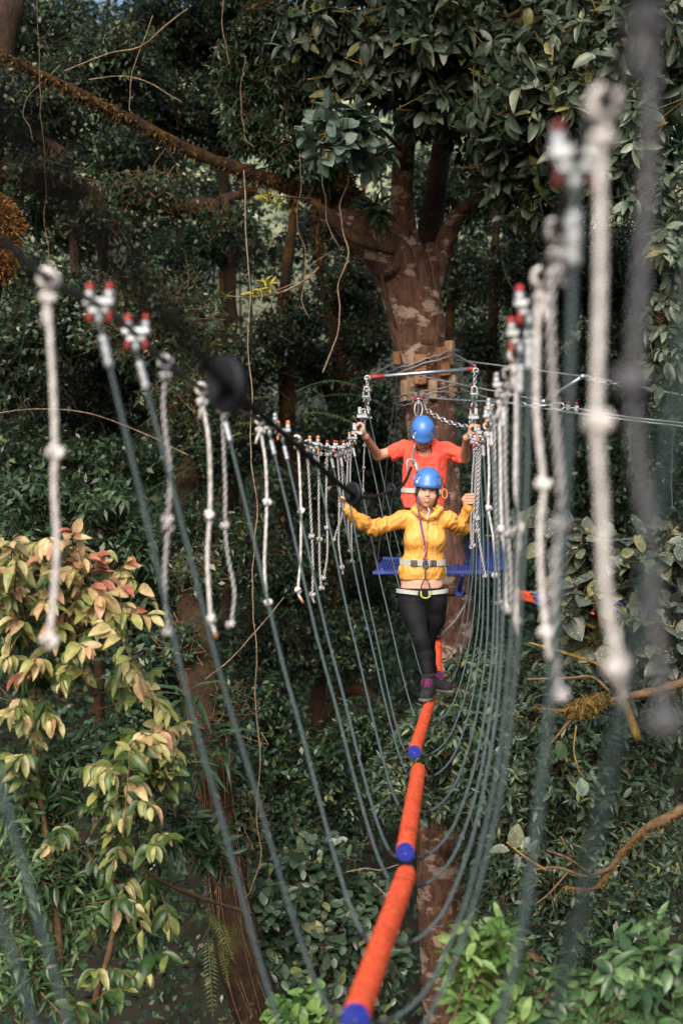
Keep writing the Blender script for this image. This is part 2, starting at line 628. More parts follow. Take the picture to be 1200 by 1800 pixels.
noisemat('green_stem', var((.09, .11, .03)), 30, .6)
noisemat('soil', [(.3, (.010, .008, .005)), (.7, (.035, .028, .014))], 3, .95, 0, .6, 12)
wear('orange_carpet', (.20, .045, .02), 5, .50, .75, .75)
wear('blue_cap', (.08, .07, .10), 22, .5, .75, .5)
wear('blue_paint', (.06, .05, .05), 7, .54, .72, .6)
wear('white_rope', (.24, .21, .17), 9, .52, .8, .6)
wear('silver_paint', (.16, .15, .14), 14, .5, .75, .6)
wear('pale_wood', (.10, .07, .045), 11, .5, .75, .7)
wear('orange_wood', (.06, .035, .02), 11, .5, .75, .7)
# ================================================================== THE BRIDGE
LCAB = [(-420, 60, 1.8), (-271, 230, 2.05), (-130, 320, 2.35), (0, 420, 2.72), (85, 490, 3.04), (175, 537, 3.46), (240, 588, 3.84), (290, 636, 4.2), (355, 684, 4.78),
        (400, 712, 5.28), (460, 740, 6.15), (495, 758, 6.8), (530, 776, 7.6), (560, 785, 8.46), (590, 790, 9.53), (610, 785, 10.4),
        (628, 760, 11.4), (640, 718, 12.4), (645, 690, 13.0)]
RCAB = [(1480, -700, .8), (1330, -420, .95), (1160, -100, 1.29), (1105, 40, 1.52), (1060, 185, 1.8), (1010, 280, 2.05), (978, 405, 2.57), (950, 488, 3.04), (930, 540, 3.46), (914, 592, 3.84),
        (899, 640, 4.4), (882, 685, 5.3), (870, 715, 6.2), (858, 745, 7.3), (848, 763, 8.2), (839, 778, 9.5), (834, 781, 10.4),
        (831, 762, 11.4), (832, 720, 12.4), (834, 682, 13.0)]


def interp_d(tab, d):
    t = np.array([P(*q) for q in tab])
    return np.array([np.interp(d, t[:, 1], t[:, k]) for k in range(3)])


for tab, lab in ((LCAB, 'long dark hand cable on the left, sloping down from the left edge to the bar'),
                 (RCAB, 'long dark hand cable on the right, rising steeply towards the top right corner')):
    base = P(*tab[-1])
    o = MB().tube(resample(catmull(PL(tab), 6), .05), .0085, 8).build('hand_cable', M['dark_cable'], None, base)
    tag(o, lab, 'hand cable', 'hand cables of the bridge')

# ---- logs the walkers tread on
LOGS = [  # near end, far end, label
    ((395, 2430, 2.1), (592, 1830, 3.53), 'orange carpeted log nearest the camera, below the frame edge'),
    ((625, 1787, 3.68), (714, 1536, 5.18), 'nearest visible orange carpeted log, with a blue end cap at the bottom of the photo'),
    ((712, 1497, 5.53), (735, 1352, 7.42), 'middle orange carpeted log with a blue end cap, second from the camera'),
    ((728, 1321, 8.0), (764, 1206, 11.2), 'orange carpeted log with a blue end cap under the front climber\'s boots'),
    ((769, 1186, 11.75), (768, 1096, 13.25), 'orange carpeted log rising behind the front climber\'s legs to the tree'),
]
axisline = []
for a, b, lab in LOGS:
    A, B = P(*a), P(*b)
    axisline += [A, B]
    t = empty('log_beam', (A + B) / 2, lab, 'log beam', 'carpeted logs of the bridge')
    u = nrm(B - A)
    r = .0372
    path = [A + u * .004, A + u * .02] + [A + (B - A) * q for q in np.linspace(.02, .985, 40)]
    rr = [r * .97, r] + [r] * 40
    path += [B - u * .012, B - u * .003, B]
    rr += [r * .93, r * .75, r * .4]
    pad = MB().tube(path, rr, 26, caps=True, seam=True, rnoise=.012, nscale=30)
    pad.build('padding', M['orange_carpet'], t)
    cp = MB()
    cp.tube([A - u * .013, A - u * .0125, A - u * .004, A + u * .003], [r * .96, r * .975, r * .975, r * .96], 28)
    cp.build('end_cap', M['blue_cap'], t)
    sc = MB()
    X = nrm(np.cross(u, [0, 0, 1])); Zx = np.cross(X, u)
    sc.tube([A - u * .0125 - Zx * r * .12, A - u * .0150 - Zx * r * .12], .0032, 8)
    sc.build('cap_screw', M['galvanised_steel'], t)
axisline = np.array(axisline)


def logpt(d):
    return np.array([np.interp(d, axisline[:, 1], axisline[:, k]) for k in range(3)])


# ---- suspension cords: cable - log - cable
U = {-1: [(1, 1), (.80, .765), (.59, .51), (.43, .345), (.28, .185), (.15, .065), (.06, .012), (.01, 0)],
     1: [(1, 1), (.975, .74), (.905, .51), (.82, .36), (.63, .185), (.42, .072), (.26, .025), (.1, .003), (.01, 0)]}
CORDS = [  # depth on the cables, depth on the log, cap material, label
    (.97, 1.45, 'silver_paint', 'blurred dark cord hanging closest to the camera at the right edge'),
    (2.05, 2.15, 'dull_red_cap', 'thick blurred teal cord falling from the red-capped clamp high on the right'),
    (3.46, 3.38, 'red_cap', 'teal cord from the leftmost red-capped clamp, reaching the bottom edge'),
    (3.84, 3.76, 'red_cap', 'teal cord from the second red-capped clamp, tied behind the nearest blue end cap'),
    (5.2, 4.45, 'silver_paint', 'teal cord from the clamp behind the big black disc to the nearest log'),
    (6.4, 5.19, 'silver_paint', 'teal cord from the plain silver clamp beside the first orange-capped clamp'),
    (6.85, 5.62, 'orange_cap', 'teal cord tied just behind the blue cap of the middle log'),
    (8.2, 6.5, 'orange_cap', 'teal cord tied under the middle of the middle log'),
    (9.2, 7.42, 'red_cap', 'teal cord tied at the far end of the middle log'),
    (9.85, 8.12, 'red_cap', 'teal cord tied behind the blue cap of the log the front climber walks on'),
    (10.9, 9.5, 'orange_cap', 'thin teal cord tied just in front of the front climber\'s boots'),
    (12.1, 11.3, 'silver_paint', 'thin teal cord tied just behind the front climber\'s boots'),
    (12.8, 12.3, 'silver_paint', 'thin teal cord nearest the tree, ending behind the front climber\'s legs'),
]
for dc, dl, capm, lab in CORDS:
    lp = logpt(dl)
    t = empty('suspension_cord', lp - np.array([0, 0, .04]), lab, 'cord', 'teal cords slung between the hand cables')
    bot = lp - np.array([0, 0, .044])
    halves = []
    for side, tab in ((-1, LCAB), (1, RCAB)):
        top = interp_d(tab, dc)
        tan = nrm(interp_d(tab, dc + .15) - interp_d(tab, dc - .15))
        low = top - np.array([0, 0, .045])
        pts = []
        wob = random.uniform(-.008, .008)
        for a, h in U[side]:
            x = bot[0] + (low[0] - bot[0]) * a + side * .036 * (1 - a)
            y = bot[1] + (low[1] - bot[1]) * (h ** .8) + wob * math.sin(3.1 * h)
            z = bot[2] + (low[2] - bot[2]) * h
            pts.append((x, y, z))
        halves.append(pts)
        # clamp: saddle plate with two capped bolts, and the crimped ferrule under it
        X = nrm(np.cross(tan, [0, 0, 1])); Zx = np.cross(X, tan)
        ax = [X, tan, Zx]
        cl = MB().box(top + Zx * .008, (.076, .030, .020), ax, .004)
        cl.box(top - Zx * .013, (.05, .026, .016), ax, .003)
        for q in (-1, 1):
            cl.tube([top + X * .024 * q + Zx * .012, top + X * .024 * q + Zx * .036], .012, 6)
        cl.tube([top - Zx * .018, top - Zx * .05], [.011, .010], 8)
        c = cl.build('clamp', M['silver_paint'], t)
        for q in (-1, 1):
            c0 = top + X * .024 * q
            b = MB().tube([c0 - Zx * .040, c0 - Zx * .038, c0 - Zx * .022, c0 - Zx * .020, c0 + Zx * .034, c0 + Zx * .0345, c0 + Zx * .050, c0 + Zx * .055],
                          [.004, .0062, .0062, .004, .004, .0100, .0096, .005], 9)
            b.build('bolt_cap', M[capm], c)
        pp = resample(catmull(pts, 10), .01)
        i0, i1 = 3, 11
        fer = MB()
        seg = pp[i0:i1 + 1]
        rr = np.array([.0098 + .0015 * (k % 3 == 1) for k in range(len(seg))])
        fer.tube(seg, rr, 10)
        fer.build('ferrule', M['silver_paint'], t)
    path = np.vstack([catmull(halves[0], 14), catmull(halves[1][::-1], 14)])
    path = resample(path, .03)
    MB().tube(path, .0053, 8).build('cord', M['teal_cord'], t)
    for side in (-1, 1):
        k = np.argmin(np.abs(path[:, 0] - (bot[0] + side * .055)) + np.abs(path[:, 2] - bot[2]))
        k = min(max(k, 1), len(path) - 2)
        MB().tube(path[k - 1:k + 2], .0080, 8).build('tape_collar', M['rubber_black'], t)


# ---- knotted hand ropes
def knot_path(c, ax, s, turns=2.0, n=44):
    """a figure of an overhand knot: trefoil lying round the rope's axis"""
    t = np.linspace(0, 2 * math.pi, n, endpoint=False)
    k = np.stack([(np.sin(t) + 1.35 * np.sin(2 * t)) * .5, (np.cos(t) - 1.35 * np.cos(2 * t)) * .5, -np.sin(3 * t) * .62], 1)
    return np.asarray(c) + (k * s) @ np.asarray(ax)


def randrot(axis_z):
    z = nrm(axis_z)
    x = nrm(np.cross(z, nrm(rng.normal(size=3))))
    return np.array([x, np.cross(z, x), z])


def hand_rope(lab, style, d, pts, knots, tip=0, cab=None, r=.0060, hitch=True, group='knotted hand ropes hanging from the hand cables'):
    mat = M['white_rope' if style == 'w' else 'twisted_rope' if style == 't' else 'dark_twisted_rope' if style == 'd' else 'teal_cord']
    p3 = PL([(x, y, d) for x, y in pts])
    top = p3[0]
    t = empty('knotted_rope', top, lab, 'rope', group)
    path = resample(catmull(p3, 8), .007)
    wob = rng.uniform(-.004, .004, 3)
    path[:, 1] += np.sin(np.arange(len(path)) * .06) * wob[0]
    m = MB()
    if style in 'td': m.tube(path, r, 12, strands=3, twist=2 * math.pi / .083, amp=.3, seam=True)
    else: m.tube(path, r, 10, strands=2, twist=2 * math.pi / .09, amp=.08, seam=True)
    m.build('strand', mat, t)
    for kx, ky in knots:
        c = P(kx, ky, d)
        k = int(np.argmin(np.linalg.norm(path - c, axis=1)))
        c = path[k]
        tan = nrm(path[min(k + 3, len(path) - 1)] - path[max(k - 3, 0)])
        R = randrot(tan + rng.normal(size=3) * .25)
        kb = MB().ring(knot_path(c, R, r * 2.0), r * 1.15, 9)
        kb.ell(c, (r * 2.0, r * 2.0, r * 1.7), R)
        kb.build('knot', mat, t)
    if hitch and cab is not None:
        tan = nrm(interp_d(cab, d + .1) - interp_d(cab, d - .1))
        c0 = interp_d(cab, d)
        X = nrm(np.cross(tan, [0, 0, 1])); Zx = np.cross(X, tan)
        h = MB()
        n = 40
        q = np.linspace(0, 1, n)
        a = q * 2.2 * 2 * math.pi
        hel = c0 + tan * ((q - .5) * .045)[:, None] + (X * np.cos(a)[:, None] + Zx * np.sin(a)[:, None]) * .0165
        h.tube(np.vstack([hel, top[None]]), r, 9)
        R = randrot(np.array([0, 0, 1.]) + rng.normal(size=3) * .3)
        c1 = c0 - np.array([0, 0, .042])
        h.ring(knot_path(c1, R, r * 1.9), r * 1.15, 9)
        h.ell(c1, (r * 2.0,) * 3, R)
        tailv = np.array([rng.uniform(-.02, .02), rng.uniform(-.02, .02), -.06])
        h.tube([c1, c1 + tailv * .5, c1 + tailv], r * .9, 8)
        h.tube([c1, top - np.array([0, 0, .02]), path[min(6, len(path) - 1)]], r, 8)
        h.build('hitch', mat, t)
    if tip:
        e = path[-1]; tn = nrm(path[-1] - path[-4])
        MB().tube([e - tn * .004, e + tn * .012, e + tn * .018], [r * 1.02, r, r * .6], 9).build('burnt_tip', M['burnt_end'], t)
    return t


LR = [
    ('blurred white rope nearest the left edge, its last knot over the yellow-leaved shrub', 'w', 3.04, [(85, 500), (86, 540), (92, 640), (96, 720), (97, 794), (95, 857), (99, 930), (99, 990), (93, 1070), (87, 1123), (87, 1142)], [(97, 794), (87, 1123)], 0),
    ('grey twisted rope with a double knot, first twisted one from the left edge', 't', 4.2, [(291, 650), (289, 680), (287, 711), (291, 760), (298, 815), (298, 870), (295, 919), (293, 960), (290, 1002), (291, 1060), (297, 1111)], [(294, 912), (296, 928), (297, 1109)], 0),
    ('white rope beside the big black disc, with a burnt orange tip', 'w', 4.78, [(354, 698), (359, 725), (367, 773), (370, 840), (369, 905), (365, 960), (365, 1002), (368, 1050), (371, 1088), (378, 1113)], [(369, 905), (371, 1088)], 1),
    ('twisted grey rope curving to the right below the big black disc', 't', 5.2, [(391, 722), (392, 757), (394, 810), (396, 857), (396, 925), (400, 975), (409, 1020), (412, 1050), (406, 1098)], [(396, 925), (406, 1098)], 0),
    ('white rope next to the long pale vine on the left', 'w', 6.1, [(456, 748), (462, 780), (467, 817), (469, 883), (467, 940), (465, 990), (467, 1030), (471, 1062)], [(469, 883), (471, 1059)], 0),
    ('white rope with a slanting tail, just left of the bunch of twisted ropes', 'w', 7.4, [(522, 779), (525, 805), (527, 840), (529, 897), (529, 940), (528, 985), (524, 1038), (530, 1055)], [(529, 897), (524, 1038)], 1),
    ('twisted rope leftmost in the bunch left of the front climber', 't', 7.9, [(540, 786), (541, 810), (544, 863), (548, 943), (550, 1003), (549, 1048), (553, 1060)], [(548, 943), (549, 1046)], 0),
    ('twisted rope second in the left bunch, its end knot touching its neighbour', 't', 8.5, [(559, 789), (560, 830), (560, 887), (561, 947), (562, 1003), (565, 1036)], [(561, 947), (565, 1034)], 0),
    ('twisted rope third in the left bunch, bending left to meet its neighbour', 't', 9.0, [(575, 791), (574, 830), (573, 887), (575, 927), (575, 975), (571, 1005), (568, 1020)], [(575, 927), (569, 1016)], 0),
    ('twisted rope hanging free just left of the yellow sleeve', 't', 9.6, [(592, 792), (597, 863), (596, 900), (595, 950), (598, 980), (601, 1000), (603, 1010)], [(601, 998)], 0),
    ('twisted rope gripped in the front climber\'s left-side fist, its tail swinging left', 't', 10.1, [(598, 790), (601, 830), (603, 880), (600, 910), (592, 932), (586, 950)], [(586, 948)], 0),
    ('twisted rope crossing the yellow cuff, double-knotted near its end', 't', 10.35, [(612, 787), (610, 840), (611, 900), (613, 940), (616, 969)], [(612, 893), (616, 967)], 0),
    ('twisted rope closest to the front climber\'s body on the left side', 't', 10.5, [(617, 787), (615, 840), (617, 910), (618, 960), (619, 990)], [(619, 987)], 0),
    ('thin pale rope with small knots under the left end of the bar', 't', 12.3, [(641, 728), (641, 770), (639, 815), (638, 866)], [(641, 783), (639, 822), (638, 862)], 0),
]
for lab, st, d, pts, kn, tip in LR:
    hand_rope(lab, st, d, pts, kn, tip, LCAB, r=.0062 if d < 12 else .005)
RR = [
    ('dark twisted rope hugging the right edge, the most blurred of all', 'd', 1.38, [(1138, -80), (1142, 60), (1140, 250), (1128, 450), (1112, 670), (1122, 820), (1146, 980), (1152, 1100), (1165, 1268)], [(1110, 670), (1165, 1262)], 0),
    ('big blurred white rope on the right with a knot level with the guy cables', 'w', 1.8, [(1058, 205), (1055, 320), (1054, 500), (1048, 740), (1058, 900), (1064, 1040), (1088, 1180), (1092, 1255)], [(1047, 738), (1088, 1180)], 0),
    ('dark twisted rope on the right between the two large blurred white ropes', 't', 2.57, [(977, 425), (967, 530), (968, 620), (974, 727), (984, 850), (985, 925), (975, 985), (972, 1080), (982, 1222)], [(985, 922), (982, 1220)], 0),
    ('long white rope on the right ending above the mossy twig', 'w', 3.04, [(948, 500), (943, 600), (942, 727), (953, 830), (956, 860), (949, 927), (951, 1027), (960, 1113), (964, 1158)], [(955, 853), (960, 1113)], 0),
    ('white burnt-tipped rope on the right before the orange beam\'s left end', 'w', 4.2, [(904, 622), (907, 710), (906, 800), (906, 860), (912, 927), (907, 1000), (906, 1050), (907, 1090), (910, 1117)], [(912, 927), (906, 1090)], 1),
    ('dark twisted rope behind the burnt-tipped white rope on the right', 't', 4.7, [(893, 655), (888, 727), (887, 800), (888, 860), (892, 937), (896, 1000), (897, 1077)], [(892, 937), (897, 1075)], 0),
    ('white rope third from, knotted beside a twisted one', 'w', 5.4, [(881, 690), (878, 740), (879, 820), (880, 893), (882, 930), (887, 980), (888, 1030), (889, 1072)], [(882, 930), (889, 1068)], 0),
    ('twisted rope hanging over the right part of the blue platform', 't', 6.3, [(869, 720), (868, 760), (871, 860), (873, 920), (875, 977), (877, 1062)], [(877, 1058)], 0),
    ('thin white rope crossing the right corner of the blue platform', 'w', 7.5, [(856, 752), (859, 827), (858, 893), (866, 943), (869, 985), (870, 1014)], [(858, 893), (870, 1012)], 0),
    ('twisted rope right of the yellow sleeve, lowest of the right-hand bunch', 't', 8.3, [(847, 768), (843, 810), (841, 860), (838, 913), (844, 965), (853, 1015)], [(838, 913), (853, 1012)], 0),
    ('twisted rope in the middle of the right-hand bunch beside the rear climber', 't', 8.9, [(843, 774), (840, 820), (838, 880), (836, 915), (838, 935)], [(837, 908), (838, 934)], 0),
    ('twisted rope innermost of the right-hand bunch, ending over the platform edge', 't', 9.6, [(838, 780), (836, 830), (833, 880), (831, 930), (830, 962)], [(830, 958)], 0),
    ('twisted rope gripped by the front climber\'s raised hand on the right', 't', 10.3, [(834, 783), (830, 830), (828, 880), (827, 930), (828, 966)], [(828, 962)], 0),
]
for lab, st, d, pts, kn, tip in RR:
    hand_rope(lab, st, d, pts, kn, tip, RCAB)

# ---- spreader bar at the tree, with the chains that hold the two hand cables
BL, BR = P(646, 663.5, 13.3), P(835, 648, 13.3)
t = empty('spreader_bar', (BL + BR) / 2, 'silver spreader bar with red ends hanging in front of the trunk', 'bar')
u = nrm(BR - BL)
MB().tube([BL, BR], .0195, 16).build('tube', M['galvanised_steel'], t)
for a, b in ((BL + u * .0, BL + u * .155), (BR - u * .075, BR)):
    MB().tube([a, b], .0208, 16).build('end_sleeve', M['red_sleeve'], t)


def chain_links(path, link=.042, wire=.0055, w=.015):
    p = resample(path, link * .72)
    m = MB()
    for i in range(len(p) - 1):
        c = (p[i] + p[i + 1]) / 2
        tn = nrm(p[i + 1] - p[i])
        x = nrm(np.cross(tn, [0.3, .9, .3]))
        if i % 2: x = np.cross(tn, x)
        a = np.linspace(0, 2 * math.pi, 14, endpoint=False)
        loop = c + tn * (np.cos(a) * link * .5)[:, None] + x * (np.sin(a) * w)[:, None]
        m.ring(loop, wire, 5)
    return m


def shackle(m, c, s=.03, wire=.006):
    a = np.linspace(-.6, math.pi + .6, 12)
    pts = np.asarray(c) + np.stack([np.cos(a) * s, np.zeros(12), np.sin(a) * s], 1)
    m.tube(pts, wire, 6)
    m.tube([pts[0], pts[-1]], wire * 1.2, 6)


for side, pts, lab in ((-1, [(645, 664), (646, 700), (645, 735)], 'silver chain and clamps hanging from the left end of the bar'),
                       (1, [(834, 650), (833, 700), (831, 735), (829, 768)], 'silver chain and clamps hanging from the right end of the bar')):
    p3 = PL([(x, y, 13.3 - .25 * k) for k, (x, y) in enumerate(pts)])
    t = empty('rigging_chain', p3[0], lab, 'chain', 'chains under the bar ends')
    chain_links(catmull(p3, 8), .05, .0062, .017).build('links', M['galvanised_steel'], t)
    for k, q in enumerate((.02, .3, .55, .8, .97)):
        m = MB()
        c = p3[0] + (p3[-1] - p3[0]) * q
        shackle(m, c + np.array([rng.uniform(-.01, .01), -.01, 0]), .026, .007)
        m.box(c + np.array([.0, -.006, -.008]), (.085, .03, .022), randrot([0, 0, 1]), .004)
        m.build('shackle', M['galvanised_steel'], t)
    for k, q in enumerate((.25, .62, .95)):
        m = MB()
        c = p3[0] + (p3[-1] - p3[0]) * q
        m.tube([c + np.array([-.03, -.02, .0]), c + np.array([-.03, -.02, .02])], .011, 8)
        m.build('bolt_cap', M['red_cap'], t)
    # two splayed stays down to the hand cable
    st = MB()
    end = p3[-1]
    tab = LCAB if side < 0 else RCAB
    for dd in (11.3, 12.0, 12.6):
        st.tube(resample([end, interp_d(tab, dd)], .05), .0075, 6)
    st.build('stay', M['wire_rope'], t)
    for dd in (11.35, 12.05):
        m = MB()
        c = interp_d(tab, dd)
        m.box(c, (.09, .035, .03), None, .004)
        m.box(c + np.array([.02 * side, 0, .05]), (.03, .03, .06), None, .004)
        m.build('wire_clip', M['silver_paint'], t)

# ---- tree geometry used by the fittings
TRUNK = [(792, 2150, 14.4, 60), (789, 1800, 14.35, 45), (779, 1600, 14.3, 43), (776, 1480, 14.3, 42), (787, 1250, 14.3, 38), (794, 1090, 14.3, 35),
         (775, 950, 14.3, 42), (759, 760, 14.3, 43.5), (746, 640, 14.3, 45.5), (731, 560, 14.3, 47), (716, 508, 14.25, 47), (692, 462, 14.15, 43), (660, 426, 14.0, 37)]
TR = np.array([[*P(a, b, c), w / F * c] for a, b, c, w in TRUNK])


def trunk_at(z):
    o = np.argsort(TR[:, 2])
    return np.array([np.interp(z, TR[o, 2], TR[o, k]) for k in range(4)])


def around(py, a, off=.02, tilt=0.):
    """a point on the trunk's skin; a=0 faces the camera, +90 deg is the right"""
    z = EZ + (CY - py) / F * 14.3
    x, y, _, r = trunk_at(z)
    return np.array([x + math.sin(a) * (r + off), y - math.cos(a) * (r + off), z + tilt * math.sin(a)])


# wooden blocks between the wraps and the bark
BLOCKS = [(-.22, 655, .13, .30, .10, 0.02, 'orange_wood', 'orange wood block with a nail hole behind the middle of the bar'),
          (.62, 640, .10, .29, .09, -.22, 'orange_wood', 'tilted orange wood block right of centre under the upper wire wraps'),
          (1.15, 623, .09, .25, .09, -.15, 'pale_wood', 'pale tilted wood block highest on the trunk'),
          (-.95, 690, .085, .22, .085, .03, 'pale_wood', 'pale wood block at the left of the lower wire wraps'),
          (.10, 690, .09, .20, .09, .01, 'pale_wood', 'pale wood block at the centre of the lower wire wraps'),
          (1.05, 681, .085, .22, .085, -.06, 'pale_wood', 'pale wood block at the right of the lower wire wraps'),
          (-1.30, 632, .07, .14, .07, -.05, 'orange_wood', 'short brown wood block at the left edge of the trunk')]
for a, py, w, h, dp, tl, mt, lab in BLOCKS:
    c = around(py, a, dp * .3)
    out = np.array([math.sin(a), -math.cos(a), 0]); tg = np.array([math.cos(a), math.sin(a), 0])
    zx = nrm(np.array([0, 0, 1.]) + tg * tl); tg = np.cross(out, zx) * -1
    t = MB().box(c, (w, dp, h), [tg, out, zx], .012).build('wooden_block', M[mt], None, c)
    tag(t, lab, 'wood block', 'wood blocks packed round the trunk')
    if 'hole' in lab:
        q = c + out * (dp / 2 + .001) - zx * .11
        MB().tube([q - out * .004, q + out * .0015], .011, 10).build('nail_hole', M['rubber_black'], t)


def wrap(pys, lab, turns, tilt, r=.0095, off=.10):
    m = MB()
    for k in range(turns):
        a = np.linspace(-math.pi, math.pi, 60, endpoint=False)
        pts = np.array([around(pys + k * 9 + rng.uniform(-2, 2), q, off + .004 * k, tilt + rng.uniform(-.01, .01) * k) for q in a])
        pts[:, 2] += np.sin(a * 2 + k) * .012
        m.ring(pts, r, 6)
    o = m.build('wire_wrap', M['wire_rope'], None, around(pys, 0))
    tag(o, lab, 'wire wrap', 'wire wraps round the trunk')


wrap(637, 'upper wire wraps rising to the right over the orange wood blocks', 2, .10)
wrap(690, 'lower wire wraps over the pale wood blocks', 3, .05, .008, .07)


def cable(pts, lab, r=.0095, mat='wire_rope', group='guy cables at the tree', name='guy_cable', cat='cable'):
    p3 = PL(pts)
    o = MB().tube(resample(catmull(p3, 6), .06), r, 7).build(name, M[mat], None, p3[0])
    return tag(o, lab, cat, group)


cable([(692, 638, 14.1), (646, 664, 13.3)], 'short guy cable from the trunk down to the left end of the bar')
cable([(795, 621, 14.1), (835, 643, 13.3)], 'short guy cable from the trunk down to the right end of the bar')
cable([(795, 632, 14.2), (835, 637, 13.6), (1025, 662, 12.6), (1075, 670, 12.3)], 'topmost guy cable from the trunk, reaching the top of the slanted strut')
cable([(1105, 676, 12.2), (1200, 695, 11.9), (1320, 715, 11.5)], 'topmost guy cable continuing past the turnbuckle to the right edge')
cable([(737, 661, 13.9), (800, 674, 13.6), (880, 690, 13.2), (945, 703, 13.0)], 'guy cable slanting from the middle of the bar to the right turnbuckle')
cable([(806, 683, 14.2), (880, 706, 13.5), (960, 719, 12.9), (1100, 738, 12.3), (1200, 750, 12.0), (1320, 768, 11.6)], 'lowest guy cable on the right, below the turnbuckle')
cable([(735, 698, 13.9), (800, 703, 13.6), (880, 707, 13.2), (916, 711, 13.05)], 'level guy cable from the lower wraps to the small chain on the right')
cable([(1012, 718, 12.75), (1100, 733, 12.3), (1200, 744, 12.0), (1320, 760, 11.6)], 'guy cable with a green sleeve running to the right edge')
o = cable([(1062, 727, 12.5), (1086, 731, 12.4)], 'short green sleeve on the lower guy cable', .013, 'green_stem', None, 'cable_sleeve', 'sleeve')
cable([(1135, 686, 12.1), (1152, 689, 12.05)], 'short green sleeve on the topmost guy cable near the right edge', .012, 'green_stem', None, 'cable_sleeve', 'sleeve')
# slanted strut
a, b = P(1023, 662, 12.6), P(955, 706, 12.9)
o = MB().tube([a, b], .018, 10).ell(a, (.028,) * 3).ell(b, (.028,) * 3).build('strut', M['galvanised_steel'], None, a)
tag(o, 'slanted silver strut joining the two guy cables on the right', 'strut')
# turnbuckles / shackles
for pts, lab in (([(912, 710, 13.05), (935, 713, 12.95), (960, 712, 12.9)], 'short silver chain left of the slanted strut'),
                 ([(1028, 663, 12.6), (1052, 669, 12.45), (1080, 674, 12.3), (1106, 676, 12.2)], 'short silver chain above, right of the slanted strut')):
    p3 = PL(pts)
    o = chain_links(catmull(p3, 8), .085, .009, .02).build('short_chain', M['galvanised_steel'], None, p3[0])
    tag(o, lab, 'chain', 'short chains in the guy cables')
a, b = P(960, 711, 12.9), P(1012, 718, 12.75)
t = empty('turnbuckle', a, 'open silver turnbuckle with red-nutted clips on the lower guy cables', 'turnbuckle')
x = nrm(np.cross(b - a, [0, 1, 0]))
m = MB()
q0, q1 = a + (b - a) * .15, a + (b - a) * .62
for s in (-1, 1): m.tube([q0, q0 + (q1 - q0) * .2 + x * .03 * s, q0 + (q1 - q0) * .8 + x * .03 * s, q1], .008, 6)
m.tube([a, q0], .008, 6).tube([q1, b], .008, 6)
m.build('frame', M['galvanised_steel'], t)
for q in (.72, 1.0):
    c = a + (b - a) * q
    MB().box(c, (.04, .03, .06), None, .004).build('wire_clip', M['galvanised_steel'], t)
    MB().tube([c + np.array([0, -.02, .03]), c + np.array([0, -.02, .055])], .012, 8).build('nut', M['red_cap'], t)
# thin knotted cords hanging from the guy cables at the right
for pts, kn, lab in (([(1107, 742), (1106, 775), (1107, 800), (1105, 812)], [(1108, 762), (1105, 808)], 'short thin knotted cord hanging from the guy cables, left of the long one'),
                     ([(1183, 752), (1180, 800), (1179, 850), (1181, 896)], [(1179, 830), (1181, 893)], 'long thin knotted cord hanging from the guy cables by the right edge'),
                     ([(945, 722), (948, 790), (958, 870), (968, 965)], [(946, 735)], 'thin cord hanging from the turnbuckle down behind the lichened shrub')):
    hand_rope(lab, 'c', 12.1, pts, kn, 0, None, r=.0062, hitch=False, group='thin cords hanging from the guy cables')

# anchor chain, pulley link and the belay line
o = chain_links(catmull(PL([(741, 712, 13.6), (760, 728, 13.5), (785, 741, 13.4), (808, 748, 13.3), (826, 750, 13.2)]), 10), .062, .0075, .019).build('anchor_chain', M['galvanised_steel'], None, P(741, 712, 13.6))
tag(o, 'silver chain sagging from the anchor above the rear climber to the right bar end', 'chain')
c = P(735, 700, 13.55)
t = empty('anchor_link', c, 'oval silver link with red-nutted clips on the trunk above the rear climber\'s helmet', 'link')
a = np.linspace(0, 2 * math.pi, 24, endpoint=False)
c1 = P(735, 719, 13.5)
MB().ring(c1 + np.stack([np.cos(a) * .037 * (1 - .12 * np.sin(a)), np.zeros(24), np.sin(a) * .075], 1), .0095, 8).build('oval_link', M['galvanised_steel'], t)
m = MB().tube([P(735, 690, 13.8), P(735, 712, 13.5)], .016, 8)
for q in (-1, 1): m.tube([P(735, 702, 13.55), P(735 + 12 * q, 693, 13.9)], .012, 7)
shackle(m, P(735, 706, 13.5), .028, .009)
m.build('shackle', M['galvanised_steel'], t)
for q in (-1, 1): MB().tube([P(735 + 5 * q, 704, 13.48), P(735 + 5 * q, 700, 13.46)], .016, 8).build('nut', M['red_cap'], t)

LINE = [(735, 716, 13.5), (731, 760, 12.4), (726, 806, 11.3), (722, 822, 11.05), (712, 846, 10.8), (700, 859, 10.6), (686, 863, 10.4), (665, 871, 9.4), (640, 874, 7.8), (619, 867, 6.6),
        (590, 846, 5.6), (540, 800, 4.6), (470, 738, 3.6), (398, 678, 2.7), (350, 622, 1.5), (300, 566, 1.02), (200, 450, .76), (90, 320, .62), (-40, 170, .53), (-260, -70, .45)]
pl = catmull(PL(LINE), 10)
k = 3 * 10
o = MB().tube(resample(pl[:k + 1], .05), .0085, 8).build('safety_cable', M['wire_rope'], None, pl[0])
tag(o, 'grey steel cable from the anchor link down to the front climber\'s carabiner', 'cable')
_sl = resample(pl[k:], .03)
o = MB().tube(_sl, np.interp(_sl[:, 1], [1., 3.], [.0085, .0115]), 9).build('safety_line', M['black_rope'], None, pl[k])
tag(o, 'thick black safety line from the carabiner towards the camera at the top left', 'line')
